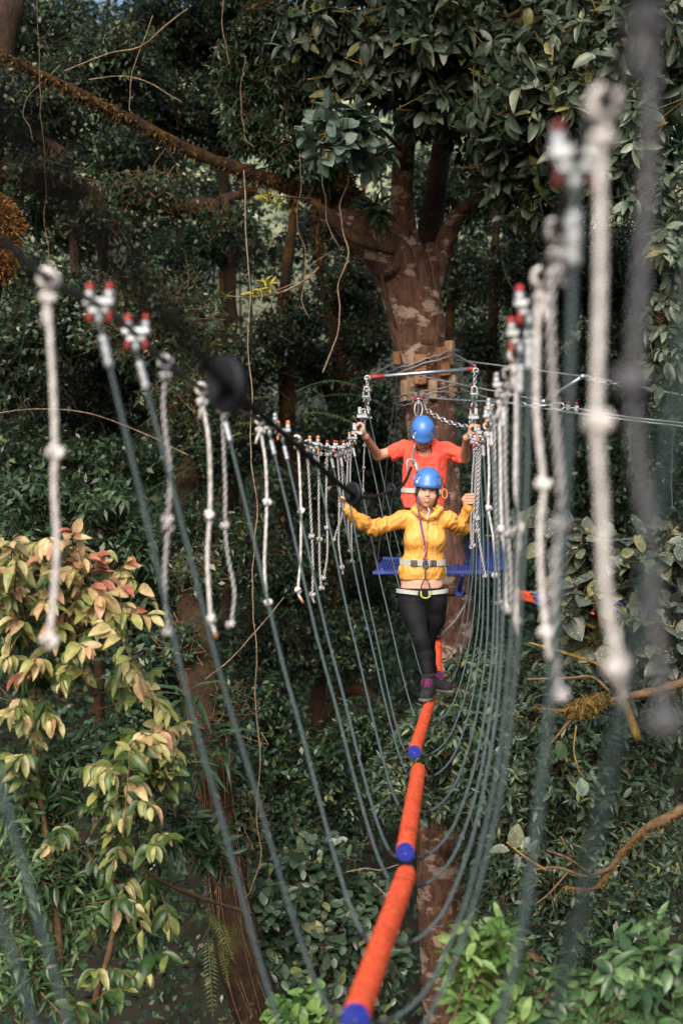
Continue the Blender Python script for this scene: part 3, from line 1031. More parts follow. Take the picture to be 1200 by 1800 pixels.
for (px, py, d), lab in (((687, 862, 10.4), 'smallest black stopper disc, on the safety line beside the front climber'),
                         ((620, 868, 6.6), 'middle black stopper disc on the safety line, in front of the yellow sleeve'),
                         ((397, 678, 2.7), 'big blurred black stopper disc close to the camera on the left')):
    c = P(px, py, d)
    i = int(np.argmin(np.linalg.norm(pl - c, axis=1)))
    tn = nrm(pl[i + 1] - pl[i - 1])
    tn = nrm(np.array([.76, .64, .05]))
    t = empty('stopper_disc', c, lab, 'stopper disc', 'stopper discs on the safety line')
    m = MB().tube([c - tn * .009, c - tn * .007, c + tn * .007, c + tn * .009], [.050, .056, .056, .050], 32)
    m.tube([c - tn * .03, c + tn * .03], .02, 14)
    m.build('disc', M['black_plastic'], t)
    e = P(px + 2, py - 3, d) - tn * 0
    MB().tube([c - tn * .034, c - tn * .030], .024, 14).build('collar', M['rubber_black'], t)

# carabiner of the front climber's tether and the tether itself
CB = P(723, 812, 11.2)
t = empty('carabiner', CB, 'silver carabiner clipped on the safety line above the front climber\'s helmet', 'carabiner')
a = np.linspace(0, 2 * math.pi, 28, endpoint=False)
loop = P(726, 826, 11.1) + np.stack([np.cos(a) * .045 * (1 + .18 * np.sin(a)) + np.sin(a) * -.02, np.cos(a) * .01, np.sin(a) * .085], 1)
MB().ring(loop, .0065, 8).build('body', M['silver_paint'], t)
MB().tube([loop[24], loop[4]], .009, 8).build('gate', M['galvanised_steel'], t)
p3 = PL([(728, 838, 11.0), (729.5, 850, 10.75), (731, 862, 10.45), (733, 875, 10.25), (736, 900, 10.16), (740, 925, 10.12), (745, 950, 10.08), (747, 972, 10.10), (747.5, 990, 10.14)])
t2 = empty('tether', p3[0], 'thin blue and red tether rope from the carabiner to the front climber\'s waist', 'tether')
pp = catmull(p3, 12)
MB().tube(pp[:26], .009, 8, seam=True).build('sling', M['tether_sling'], t2)
MB().tube(resample(pp[24:78], .01), .0076, 8, seam=True).build('rope', M['lanyard_rope'], t2)
MB().tube(resample(pp[77:92], .01), .0090, 8, seam=True).build('splice', M['tether_sling'], t2)
kb = MB()
for q in range(3):
    kb.ring(knot_path(P(747.5 + rng.uniform(-2, 2), 990 + 4 * (q - 1), 10.19), randrot(rng.normal(size=3)), .02), .0095, 7)
kb.build('knot', M['lanyard_rope'], t2)
# the pink sling hanging at the rear climber
p3 = PL([(731, 770, 12.0), (727, 795, 11.6), (726, 815, 11.3)])
o = MB().tube(catmull(p3, 8), .009, 8, seam=True).build('pink_sling', M['tether_sling'], None, p3[0])
tag(o, 'pink and white sling beside the steel cable in front of the red shirt', 'sling')

# black webbing straps left of the trunk
for pts, lab in (([(697, 660, 14.0), (690, 720, 13.9), (682, 790, 13.8), (672, 900, 13.7), (662, 1003, 13.45)], 'long black webbing strap left of the trunk, down to the platform corner'),
                 ([(703, 668, 14.05), (699, 700, 14.0), (694, 760, 13.9), (689, 860, 13.85), (684, 980, 13.7)], 'second black webbing strap, closer to the trunk')):
    p3 = catmull(PL(pts), 8)
    o = MB().tube(p3, .022, 8, squash=.25).build('webbing_strap', M['rubber_black'], None, p3[0])
    tag(o, lab, 'strap', 'black straps at the trunk')

# ---- platform: perforated blue deck on a frame, built round the trunk
def deck(m, c00, c10, c11, c01, nu, nv, hole=.62):
    """slanted-slot perforated sheet"""
    c00, c10, c11, c01 = map(np.asarray, (c00, c10, c11, c01))
    def q(u, v): return (c00 * (1 - u) + c10 * u) * (1 - v) + (c01 * (1 - u) + c11 * u) * v
    up = nrm(np.cross(c10 - c00, c01 - c00))
    if up[2] < 0: up = -up
    for i in range(nu + 1):     # slats
        u = i / nu
        a, b = q(u, 0), q(min(1, max(0, u)), 1)
        m.tube(resample([a, b], np.linalg.norm(b - a) / 2.01), .0052, 4)
    for j in range(nv + 1):
        v = j / nv
        a, b = q(0, v), q(1, v)
        m.tube([a - up * .004, b - up * .004], .0055, 4)


t = empty('platform', P(768, 1005, 13.6), 'blue perforated steel platform fixed round the trunk behind the climbers', 'platform')
zf = P(658, 1003, 13.35)
A0, A1 = P(660, 1003, 13.35), P(868, 1003, 13.35)
B0, B1 = P(672, 983, 15.2), P(868, 976, 15.2)
m = MB()
deck(m, A0, A1, B1, B0, 38, 9)
m.build('deck', M['blue_paint'], t)
m = MB()
deck(m, P(815, 988, 14.2), P(884, 1001, 13.4), P(888, 950, 16.4), P(822, 950, 16.4), 16, 16)
m.build('side_deck', M['blue_paint'], t)
m = MB()
m.box((A0 + A1) / 2 + np.array([0, 0, -.02]), (np.linalg.norm(A1 - A0) + .06, .03, .034), None, .006)
m.box((A0 + B0) / 2 + np.array([0, 0, -.02]), (.03, np.linalg.norm(B0 - A0), .045), None, .006)
m.box((B0 + B1) / 2 + np.array([0, 0, -.02]), (np.linalg.norm(B1 - B0), .03, .045), None, .006)
m.build('frame', M['blue_paint'], t)
for px in (706, 812):
    a = P(px, 1010, 13.45); b = P(px * .7 + 794 * .3, 1040, 13.8)
    m = MB().tube([a, b], .022, 6).box(b + np.array([0, 0, 0]), (.07, .06, .10), None, .006)
    m.build('bracket', M['blue_paint'], t)
cable([(680, 1030, 13.9), (740, 1042, 13.85), (800, 1046, 13.85), (828, 1040, 13.95), (845, 1025, 14.4)], 'thin dark cable round the trunk under the platform', .012, 'black_rope', None)
cable([(757, 1196, 11.8), (745, 1180, 12.3), (775, 1117, 13.3), (800, 1090, 13.5), (822, 1050, 13.5), (832, 1000, 13.2), (838, 900, 12.6)], 'pale loose cable looping beside the front climber\'s thigh', .008, 'wire_rope', None, 'loose_cable')

# ---- the next element to the right: orange beam with a blue strap, half hidden by leaves
a, b = P(905, 1044, 13.6), P(1135, 1090, 12.6)
t = empty('balance_plank', (a + b) / 2, 'square orange beam with blue straps, half hidden behind the lichened shrub on the right', 'beam')
u = nrm(b - a); X = nrm(np.cross(u, [0, 0, 1])); Zx = np.cross(X, u)
MB().box((a + b) / 2, (np.linalg.norm(b - a), .12, .085), [u, X, Zx], .006).build('plank', M['orange_carpet'], t)
for q, L in ((.24, .26), (.52, .22), (.8, .2)):
    c = a + (b - a) * q
    m = MB().box(c + Zx * .046, (L, .15, .018), [u, X, Zx], .004)
    m.box(c + Zx * .0 + X * .066, (L * .5, .014, .1), [u, X, Zx], .003)
    m.box(c + Zx * .0 - X * .066, (L * .5, .014, .1), [u, X, Zx], .003)
    m.build('strap', M['blue_strap'], t)
c = P(1120, 1052, 13.2)
m = MB()
deck(m, P(1085, 1062, 12.9), P(1160, 1062, 12.9), P(1160, 1040, 14.2), P(1088, 1040, 14.2), 12, 8)
o = m.build('step_grate', M['blue_paint'], None, c)
tag(o, 'small blue perforated step glimpsed through leaves at the right', 'step')
# ================================================================== PEOPLE
noisemat('skin', [(.3, (.52, .28, .19)), (.7, (.62, .36, .25))], 25, .48, 0, .12, 300, spec=.4)
noisemat('skin_tan', [(.3, (.44, .23, .15)), (.7, (.54, .30, .20))], 25, .5, 0, .12, 300, spec=.4)
noisemat('dark_hair', [(.3, (.014, .008, .006)), (.7, (.045, .024, .016))], 60, .45, 0, .6, 200, stretch=(3, 3, .4))
noisemat('eye_white', var((.7, .68, .66), .04), 20, .25)
noisemat('iris', var((.02, .012, .008), .1), 40, .15)
noisemat('lips', var((.24, .05, .045), .1), 40, .4)
noisemat('teeth', var((.62, .58, .53), .03), 40, .3)
noisemat('helmet_blue', [(.3, (.045, .165, .50)), (.7, (.06, .20, .58))], 6, .4, 0, .04, 60, coat=.25)
noisemat('helmet_liner', var((.42, .44, .46), .15), 60, .8)
noisemat('yellow_nylon', [(.3, (.66, .31, .055)), (.7, (.76, .385, .085))], 7, .5, 0, .25, 45, spec=.45, stretch=(1, 1, 1.6))
noisemat('zip_brown', var((.40, .16, .03), .1), 30, .6)
noisemat('peach_cotton', var((.68, .36, .27), .1), 30, .85, 0, .3, 200)
noisemat('black_leggings', [(.3, (.004, .004, .006)), (.7, (.010, .010, .013))], 12, .7, 0, .3, 260, spec=.2)
noisemat('red_cotton', [(.3, (.70, .075, .048)), (.7, (.84, .125, .085))], 40, .85, 0, .4, 160, spec=.2)
noisemat('charcoal_trousers', var((.03, .03, .034)), 20, .8, 0, .3, 120)
noisemat('boot_dark', [(.3, (.010, .010, .012)), (.7, (.03, .03, .032))], 40, .8, 0, .5, 180, spec=.25)
noisemat('boot_sole', [(.3, (.05, .05, .052)), (.7, (.13, .13, .13))], 40, .7, 0, .4, 120)
noisemat('purple_lace', var((.17, .02, .11), .3), 60, .7)
noisemat('grey_webbing', [(.3, (.36, .39, .35)), (.7, (.55, .57, .53))], 80, .7, 0, .4, 260)
noisemat('dark_webbing', var((.07, .065, .062), .3), 80, .7, 0, .4, 260)
noisemat('lime_webbing', var((.42, .45, .10), .2), 80, .7)
noisemat('buckle', var((.14, .15, .16), .3), 60, .35, .6)
noisemat('sticker', var((.75, .76, .78), .05), 30, .4)

wear('helmet_blue', (.16, .24, .42), 16, .55, .7, .55)
wear('boot_sole', (.14, .10, .06), 20, .45, .7, .7)
wear('grey_webbing', (.20, .20, .17), 14, .5, .75, .6)


class Frame:
    def __init__(s, o, fwd, up):
        s.o = np.asarray(o, float); s.f = nrm(fwd)
        s.r = nrm(np.cross(s.f, up)); s.u = np.cross(s.r, s.f)   # r: picture right when facing the viewer is -r

    def __call__(s, x, f, z):
        return s.o - s.r * x + s.f * f + s.u * z

    def rows(s):
        return np.array([-s.r, -s.f, s.u])


def head_skin(F_, H):
    R = H.rows()
    F_.ell(H(0, -.012, .035), (.074, .094, .085), .02, R)
    F_.ell(H(0, .028, -.03), (.064, .062, .083), .03, R)
    F_.ell(H(0, .034, -.073), (.047, .048, .040), .03, R)
    F_.ell(H(0, .070, -.103), (.019, .016, .015), .022, R)
    for s in (-1, 1):
        F_.ell(H(s * .039, .056, -.040), (.025, .024, .022), .02, R)
        F_.ell(H(s * .074, -.008, -.02), (.010, .020, .030), .008, R)
        F_.ell(H(s * .031, .096, .000), (.019, .013, .010), .010, R, 'c')
    F_.cone(H(-.034, .073, .021), H(.034, .073, .021), .012, .012, .016)
    F_.cone(H(0, .083, .004), H(0, .103, -.031), .0075, .0105, .012)
    for s in (-1, 1):
        F_.ell(H(s * .0115, .093, -.036), (.0085, .009, .007), .006, R)
    F_.ell(H(0, .083, -.070), (.033, .014, .022), .016, R)      # muzzle
    for q in np.linspace(-1, 1, 7):                                # open smile
        F_.ell(H(q * .026, .100 - .010 * q * q, -.069 + .009 * q * q), (.007, .012, .0085 - .004 * abs(q)), .002, R, 'c')


def face_parts(body, H, smile=True):
    R = H.rows()
    for s in (-1, 1):
        e = MB().ell(H(s * .031, .0755, .000), (.0125, .0118, .0082), R, 16, 12).build('eye', M['eye_white'], body)
        MB().ell(H(s * .031, .0845, .0005), (.0056, .0042, .0056), R, 12, 8).build('iris', M['iris'], e)
        li = MB().tube(catmull([H(s * .017, .084, .000), H(s * .024, .0895, .0050), H(s * .033, .0885, .0058), H(s * .045, .078, .001)], 6), [.0028] * 19, 6)
        li.build('eyelashes', M['dark_hair'], body)
        b = MB().tube(catmull([H(s * .014, .090, .017), H(s * .028, .089, .0225), H(s * .046, .077, .018)], 6), list(np.linspace(.0034, .0018, 13)), 6)
        b.build('eyebrow', M['dark_hair'], body)
    q = np.linspace(-1, 1, 15)
    up = [H(a * .036, .0990 - .0165 * a * a, -.0575 + .0060 * a * a) for a in q]
    lo = [H(a * .036, .0975 - .0160 * a * a, -.0825 + .0310 * a * a) for a in q]
    m = MB().tube(up, list(.0018 + .0018 * (1 - q * q)), 8).tube(lo, list(.0018 + .0030 * (1 - q * q)), 8)
    m.build('lips', M['lips'], body)
    m = MB()
    for k in range(8):
        a = (k - 3.5) / 4
        m.box(H(a * .029, .0962 - .0115 * a * a, -.0660 + .009 * a * a), (.0069, .005, .0118 - .004 * abs(a)), R, .0012)
    m.build('teeth', M['teeth'], body)


def helmet(body, H, lo, hi):
    R = H.rows()
    h = .0045
    f = Field(*[np.arange(lo[k], hi[k], h) for k in range(3)])
    c = H(0, -.008, .052)
    f.ell(c, (.102, .127, .119), .01, R)
    f.ell(H(0, .085, .035), (.062, .047, .028), .03, R)                    # small peak
    g = H(0, .1, .020)
    f.plane(H(0, .1, .019), -(H(0, 0, 1) - H(0, 0, 0)) + .22 * (H(0, -1, 0) - H(0, 0, 0)) * .25, .004)
    f.ell(H(0, -.008, .044), (.094, .117, .110), .004, R, 'c')
    for s in (-1, 1):
        f.cone(H(s * .094, .060, .058), H(s * .078, .066, .094), .013, .018, .004, op='c')
        f.cone(H(s * .105, .005, .060), H(s * .098, .020, .096), .009, .013, .004, op='c')
        f.cone(H(s * .104, -.045, .060), H(s * .094, -.035, .098), .009, .012, .004, op='c')
        f.cone(H(s * .035, .118, .128), H(s * .03, -.13, .15), .004, .004, .008, op='c') if False else None
    o = f.build('helmet', M['helmet_blue'], body, relax=2)
    g = Field(*[np.arange(lo[k], hi[k], .007) for k in range(3)])
    g.ell(H(0, -.008, .046), (.092, .115, .108), .01, R)
    g.plane(H(0, .1, .026), -(H(0, 0, 1) - H(0, 0, 0)))
    g.build('liner', M['helmet_liner'], o)
    rim = MB()
    a = np.linspace(0, 2 * math.pi, 48, endpoint=False)
    pts = np.array([H(.0985 * math.cos(q), -.008 + .123 * math.sin(q), .0225 + .0035 * math.sin(q)) for q in a])
    rim.ring(pts, .0032, 6)
    rim.build('rim', M['helmet_blue'], o)
    MB().box(H(-.082, .083, .058), (.010, .002, .018), None, .0005).build('sticker', M['sticker'], o)
    st = MB()
    for s in (-1, 1):
        st.tube(catmull([H(s * .082, .03, .02), H(s * .071, .03, -.05), H(s * .045, .052, -.105), H(0, .062, -.122)], 6), .0042, 6, squash=.5)
        st.tube(catmull([H(s * .080, -.05, .02), H(s * .074, -.01, -.03), H(s * .071, .03, -.05)], 6), .0042, 6, squash=.5)
    st.build('chin_strap', M['dark_webbing'], o)
    return o


def fist(F_, c, axis_, e1, wrist, k=.004, hand=1.0):
    """closed hand round something that runs along axis_; e1 points from it to the wrist side"""
    z = nrm(axis_); e1 = nrm(np.asarray(e1) - z * np.dot(e1, z)); e2 = np.cross(z, e1)
    c = np.asarray(c)

    def q(ang, rad, h): return c + (e1 * math.cos(ang) + e2 * math.sin(ang)) * rad * hand + z * h * hand
    F_.cone(c + e1 * .036 + z * .026, c + e1 * .036 - z * .026, .019, .018, .012)
    F_.cone(c + e1 * .052, wrist, .024, .026, .02)
    for i, (h, ln) in enumerate(((.032, .92), (.0115, 1.0), (-.009, .96), (-.0285, .80))):
        A = [35, 82, 140, 140 + 72 * ln]
        R_ = [.036, .030, .025, .024]
        rr = [.0105, .0098, .0090, .0078]
        F_.chain([q(math.radians(a), r, h + .001 * j) for j, (a, r) in enumerate(zip(A, R_))], rr, k)
    A = [-30, -75, -125, -165]
    R_ = [.040, .036, .029, .027]
    F_.chain([q(math.radians(a), r, .022 + .008 * j) for j, (a, r) in enumerate(zip(A, R_))], [.014, .0115, .0105, .0085], k)
    return F_


def band(m, pts, wdir, h, th, outs):
    """closed flat strap along pts; wdir = width direction, outs = outward directions"""
    n = len(pts)
    v = []
    for p, o in zip(pts, outs):
        for a, b in ((1, 1), (-1, 1), (-1, -1), (1, -1)):
            v.append(p + wdir * h * .5 * a + o * th * .5 * b)
    f = []
    for i in range(n):
        j = (i + 1) % n
        for k in range(4):
            l = (k + 1) % 4
            f.append((i * 4 + k, j * 4 + k, j * 4 + l, i * 4 + l))
    return m.raw(v, f, smooth=False)


def loop_pts(c, rx, ry, n=56, tilt=0, sag=0):
    a = np.linspace(0, 2 * math.pi, n, endpoint=False)
    p = np.stack([c[0] + rx * np.sin(a), c[1] - ry * np.cos(a), c[2] + tilt * np.sin(a) - sag * np.cos(a)], 1)
    o = nrm(np.stack([np.sin(a) / rx, -np.cos(a) / ry, np.zeros(n)], 1))
    return p, o


def wrinkle(s1, a1, s2, a2, st=(1, 1, 1)):
    def g(V):
        W_ = V * np.array(st)
        w = fbm(W_ * s1 * .5, 2)[:, None] * .6
        return a1 * (.5 - np.abs(vnoise(W_ * s1 + w)) * 1.6) + a2 * vnoise(W_ * s2 + w)
    return g


# ------------------------------------------------------------------ front climber
D1 = 10.3


def W(px, py, dy=0.):
    return P(px, py, D1 + dy)


H1 = Frame(W(750.5, 862.5, 0), (-.02, -1, -.02), (.09, 0, 1))
xs = axis((W(588, 0)[0], W(625, 0)[0], .0026), (W(625, 0)[0], W(722, 0)[0], .009), (W(722, 0)[0], W(779, 0)[0], .0026), (W(779, 0)[0], W(816, 0)[0], .009), (W(816, 0)[0], W(845, 0)[0], .0026))
ys = axis((D1 - .36, D1 + .30, .004))
zs = axis((W(0, 1205)[2], W(0, 915)[2], .009), (W(0, 915)[2], W(0, 820)[2], .0026))
f = Field(xs, ys, zs)
head_skin(f, H1)
f.cone(H1(0, -.025, -.06), W(748, 908, .03), .049, .048, .03)
f.cone(W(748, 905, .03), W(746, 930, .03), .048, .075, .02, .7)
f.cone(W(745, 930, .02), W(742, 1000, .0), .09, .10, .03, .7)
f.cone(W(728, 1045), W(756, 1045), .085, .085, .04)
HANDL, HANDR = P(601.5, 884, 10.1), P(828.5, 878, 10.3)
WL_, WR_ = P(611, 899, 10.13), P(823, 893, 10.33)
f.chain([W(742, 915, .03), W(706, 915, .02), W(657, 927, -.06), WL_], [.035, .036, .033, .024], .015)
f.chain([W(750, 915, .03), W(786, 915, .02), W(812, 927, .18), WR_], [.035, .036, .033, .024], .015)
f.chain([W(722, 1056, 0), W(730, 1088, -.06), W(739, 1124, -.13), W(743, 1132, -.13), W(747, 1152, -.12), W(752, 1190, -.16)], [.070, .055, .036, .033, .035, .022], .01)
f.chain([W(763, 1056, 0), W(763, 1088, .04), W(753, 1122, .08), W(753, 1150, .18), W(760, 1192, .24)], [.066, .055, .036, .035, .022], .01)
fist(f, HANDL, [.05, 0, 1], [.75, .25, -.45], WL_)
fist(f, HANDR, [0, 0, 1], [-.6, .25, -.5], WR_)
woman = f.build('person', M['skin'], None, W(752, 1225, 0), relax=1)
tag(woman, 'smiling person in blue helmet, yellow jacket and black leggings walking the orange log', 'person', 'climbers on the bridge')
face_parts(woman, H1)
c = H1(0, 0, .03)
helmet(woman, H1, c - .18, c + .18)
f = Field(*[np.arange(a, b, .005) for a, b in zip(c - np.array([.14, .16, .2]), c + np.array([.14, .2, .15]))])
R = H1.rows()
f.ell(H1(0, -.035, .02), (.082, .082, .09), .02, R)
f.ell(H1(0, -.06, -.05), (.066, .045, .08), .03, R)
for s in (-1, 1):
    f.chain([H1(s * .066, .045, .030), H1(s * .072, .030, -.03), H1(s * .064, .012, -.09)], [.016, .015, .010], .012)
    f.cone(H1(s * .062, .05, .03), H1(s * .03, .078, .036), .014, .010, .01)
f.ell(H1(0, .06, -.04), (.058, .07, .078), .006, R, 'c')
f.plane(H1(0, 0, .055), H1(0, 0, 1) - H1(0, 0, 0))
f.build('hair', M['dark_hair'], woman, disp=wrinkle(40, .003, 90, .0015, (1, 1, .25)))

# jacket
f = Field(np.arange(W(598, 0)[0], W(840, 0)[0], .0046), np.arange(D1 - .34, D1 + .32, .0048), np.arange(W(0, 1026)[2], W(0, 876)[2], .0044))
sy = .72
f.cone(W(747, 912, .02), W(746, 942, .0), .102, .141, .03, sy)
f.cone(W(746, 942, .0), W(743, 984, .0), .142, .137, .03, sy)
f.cone(W(743, 984, .0), W(741, 1003, 0), .137, .162, .03, sy)
f.cone(W(741, 1003, .0), W(740, 1014, 0), .166, .158, .02, sy)
f.cone(W(707, 911, .02), W(786, 911, .02), .052, .052, .03)
for s in (-1, 1): f.ell(W(746 + s * 17, 950, -.072), (.07, .05, .06), .06)
f.chain([W(706, 913, .02), W(680, 923, -.02), W(655, 928, -.06), W(635, 917, -.12), WL_], [.060, .056, .058, .050, .034], .025)
f.chain([W(787, 914, .02), W(806, 926, .12), W(814, 927, .17), WR_], [.060, .055, .054, .036], .025)
f.cone(WL_, P(609, 895.5, 10.12), .038, .040, .006)
f.cone(WR_, P(824, 890, 10.33), .039, .041, .006)
f.chain([W(751, 912, -.095), W(737, 905, -.085), W(729, 896, -.03), W(733, 890, .05), W(750, 887, .085), W(767, 890, .05), W(773, 896, -.03), W(765, 905, -.08), W(752, 912, -.095)],
        [.012, .018, .021, .022, .022, .022, .021, .018, .012], .012)
f.cone(W(750, 872, .0), W(750, 897, -.05), .056, .042, .01, op='c')
f.cone(W(750, 893, -.09), W(750.5, 909, -.13), .036, .008, .008, op='c')
f.ell(W(751, 905, -.02), (.058, .06, .06), .01, None, 'c')
f.cone(HANDL, P(604.5, 888, 10.105), .05, .030, .004, op='c')
f.cone(HANDR, P(827, 883, 10.31), .05, .030, .004, op='c')
f.plane(W(741, 1018), (0, 0, -1), .006)
# the jacket is hollow at the hem
f.cone(W(740, 1010), W(740, 1030), .145, .150, .0, sy, op='c')


def jw(V):
    off = np.clip((np.abs(V[:, 0] - W(745, 0)[0]) - .15) / .06, 0, 1)
    R_ = V + .05 * np.stack([fbm(V * 7, 2), fbm(V * 7 + 31, 2), fbm(V * 7 + 57, 2)], 1)
    body_ = .009 * (.4 - np.abs(vnoise(R_ * [17, 12, 8])) ** .7) + .008 * (.45 - np.abs(vnoise(R_ * [30, 20, 15] + 7))) + .006 * vnoise(R_ * 11)
    slv = .019 * (.4 - np.abs(vnoise(R_ * [24, 10, 11])) ** .7) + .010 * (.45 - np.abs(vnoise(R_ * [38, 16, 24] + 3))) + .006 * vnoise(R_ * 12)
    a = body_ * (1 - off) + slv * off
    # vertical gathers at the belt
    zb = W(0, 992)[2]
    g = np.exp(-((V[:, 2] - zb) / .07) ** 2)
    ang = np.arctan2(V[:, 0] - W(743, 0)[0], -(V[:, 1] - D1))
    return a + g * .0042 * np.sin(ang * 21 + 7 * vnoise(V * 9)) * (.6 + .6 * vnoise(V * 16))


jack = f.build('jacket', M['yellow_nylon'], woman, disp=jw, relax=1)


def front(F_, x, z):
    i = min(np.searchsorted(F_.ax[0], x), len(F_.ax[0]) - 1); k = min(np.searchsorted(F_.ax[2], z), len(F_.ax[2]) - 1)
    q = np.nonzero(F_.v[i, :, k] < 0)[0]
    return F_.ax[1][q[0]] if len(q) else D1


zp = MB()
pts = []
for py in range(915, 985, 5):
    w = W(750 - (py - 912) * .03, py)
    y = front(f, w[0], w[2])
    pts.append([w[0] * y / D1 if False else w[0], y - .003, w[2]])
zp.tube(pts, .0045, 6)
zp.build('zip', M['zip_brown'], jack)
pts = [W(752, 892, -.10), W(754, 899, -.125), W(751, 905, -.14), W(750, 914, -.145)]
MB().tube(catmull(pts, 5), .003, 6).build('drawcord', M['sticker'], jack)
# little chest lettering strip of the jacket reads only as a dark dash at this size
w = W(763, 921); y = front(f, w[0], w[2])
MB().box(np.array([w[0], y - .004, w[2]]), (.035, .003, .004)).build('chest_mark', M['dark_webbing'], jack)

f = Field(np.arange(W(690, 0)[0], W(795, 0)[0], .006), np.arange(D1 - .2, D1 + .2, .006), np.arange(W(0, 1042)[2], W(0, 1000)[2], .005))
f.cone(W(741, 1005), W(741, 1031), .149, .152, .02, .72)
f.plane(W(741, 1034), (0, 0, -1), .004)
f.plane(W(741, 1004), (0, 0, 1), .004)
f.build('shirt_hem', M['peach_cotton'], woman, disp=wrinkle(16, .004, 50, .001, (.4, .4, 2.5)))

f = Field(np.arange(W(688, 0)[0], W(798, 0)[0], .006), np.arange(D1 - .33, D1 + .33, .006), np.arange(W(0, 1200)[2], W(0, 1015)[2], .006))
f.cone(W(741, 1020), W(741, 1040), .135, .15, .02, .72)
f.cone(W(725, 1048, .01), W(759, 1048, .01), .100, .100, .03)
f.chain([W(722, 1056, 0), W(730, 1088, -.06), W(739, 1124, -.13), W(743, 1132, -.13), W(747, 1152, -.12), W(752, 1190, -.16)], [.098, .083, .057, .053, .055, .038], .02)
f.chain([W(763, 1056, 0), W(763, 1088, .04), W(753, 1122, .08), W(753, 1150, .18), W(760, 1192, .24)], [.094, .078, .050, .050, .036], .02)
f.build('leggings', M['black_leggings'], woman, disp=wrinkle(14, .003, 40, .0012, (1, 1, 1.6)))


def boot(ank, toe, heel, label=None):
    lo = np.minimum(np.minimum(ank, toe), heel) - .13; hi = np.maximum(np.maximum(ank, toe), heel) + .13
    f = Field(*[np.arange(lo[k], hi[k], .0048) for k in range(3)])
    u = nrm(toe - heel)
    f.chain([ank + np.array([0, 0, .02]), ank - np.array([0, 0, .05]), heel + np.array([0, 0, .035])], [.047, .046, .043], .02)
    mid = (toe * .55 + heel * .45) + np.array([0, 0, .045])
    f.chain([ank - np.array([0, 0, .045]), mid, toe + np.array([0, 0, .032])], [.045, .042, .036], .03)
    f.cone(heel + np.array([0, 0, .03]), toe + np.array([0, 0, .026]), .04, .043, .02)
    f.plane(heel + np.array([0, 0, .004]), (0, 0, -1), .004)
    f.plane(ank + np.array([0, 0, .045]), (0, 0, 1), .004)
    o = f.build('boot', M['boot_dark'], woman, disp=wrinkle(30, .002, 80, .001))
    if label: o['label'] = label
    s = Field(*[np.arange(lo[k], hi[k], .0048) for k in range(3)])
    for q in np.linspace(-.1, 1.12, 8):
        s.ell(heel + (toe - heel) * q, (.046, .046, .05), .02)
    s.plane(heel - np.array([0, 0, .010]), (0, 0, -1), .003)
    s.plane(heel + np.array([0, 0, .014]), (0, 0, 1), .003)
    s.build('sole', M['boot_sole'], o)
    side = nrm(np.cross(u, [0, 0, 1]))
    l = MB()
    top, low = ank + u * .045 + np.array([0, 0, .0]), mid + u * .035 + np.array([0, 0, .040])
    pr = None
    for k in range(7):
        c = top + (low - top) * k / 6 + u * .006 * math.sin(k)
        for sg in (-1, 1):
            e = c + side * .02 * sg * (1 if k % 2 else -1)
            if pr is not None and sg == 1: pass
        a, b = c - side * .022, c + side * .022 + (low - top) / 9
        l.tube([a, (a + b) / 2 + u * .006 + np.array([0, 0, .004]), b], .0026, 6)
        a, b = c + side * .022, c - side * .022 + (low - top) / 9
        l.tube([a, (a + b) / 2 + u * .007 + np.array([0, 0, .004]), b], .0026, 6)
    for sg in (-1, 1):
        l.tube(catmull([top, top + side * .03 * sg + u * .03, top + side * .035 * sg + u * .035 - np.array([0, 0, .04])], 5), .0032, 6)
    l.build('laces', M['purple_lace'], o)
    return o


ztop = logpt(10.2)[2] + .037 + .012
b0 = logpt(10.1); b1 = logpt(10.55)
boot(np.array([W(752, 0, -.16)[0], 10.15, ztop + .125]), np.array([b0[0] - .035, 9.96, ztop]), np.array([b0[0] + .01, 10.2, ztop]))
boot(np.array([b1[0] - .005, 10.55, ztop + .125]), np.array([b1[0] + .10, 10.42, ztop]), np.array([b1[0] - .01, 10.60, ztop]))

# harness
m = MB()
cw = W(742.5, 987, 0)
p, o = loop_pts(cw, .166, .126, 60, -.004, .008)
band(m, p, np.array([0, 0, 1.]), .040, .006, o)
har = m.build('harness', M['grey_webbing'], woman)
for sx, ang in ((-1, -.42), (1, .42)):
    m = MB()
    q = np.array([cw[0] + .170 * math.sin(ang), cw[1] - .131 * math.cos(ang), cw[2] - .008])
    out = np.array([math.sin(ang), -math.cos(ang), 0]); tg = np.array([math.cos(ang), math.sin(ang), 0])
    m.box(q, (.05, .014, .044), [tg, -out, [0, 0, 1]], .004)
    m.build('buckle', M['buckle'], har)
m = MB()
for c, rx, s in ((W(723, 1041, .0), .110, -1), (W(761, 1041, .0), .106, 1)):
    p, o = loop_pts(c, rx, .112, 44, .012 * s, -.004)
    band(m, p, np.array([0, 0, 1.]), .030, .005, o)
m.build('leg_loop', M['grey_webbing'], har)
m = MB()
a0 = W(747, 990, -.135)
m.tube(catmull([a0, W(747, 1006, -.15), W(747.5, 1018, -.15)], 6), .013, 8, squash=.4)
for s in (-1, 1):
    m.tube(catmull([W(747.5, 1016, -.15), W(747.5 + 6 * s, 1026, -.145), W(747.5 + 8 * s, 1040, -.13), W(747.5 + 5 * s, 1049, -.13)], 6), .011, 8, squash=.4)
m.build('tie_in_strap', M['dark_webbing'], har)
m = MB()
for s in (-1, 1):
    m.tube(catmull([W(747.5 + 8 * s, 1040, -.13), W(747.5 + 7 * s, 1049, -.14), W(747.5, 1052, -.14)], 6), .013, 8, squash=.5)
m.build('protector', M['lime_webbing'], har)
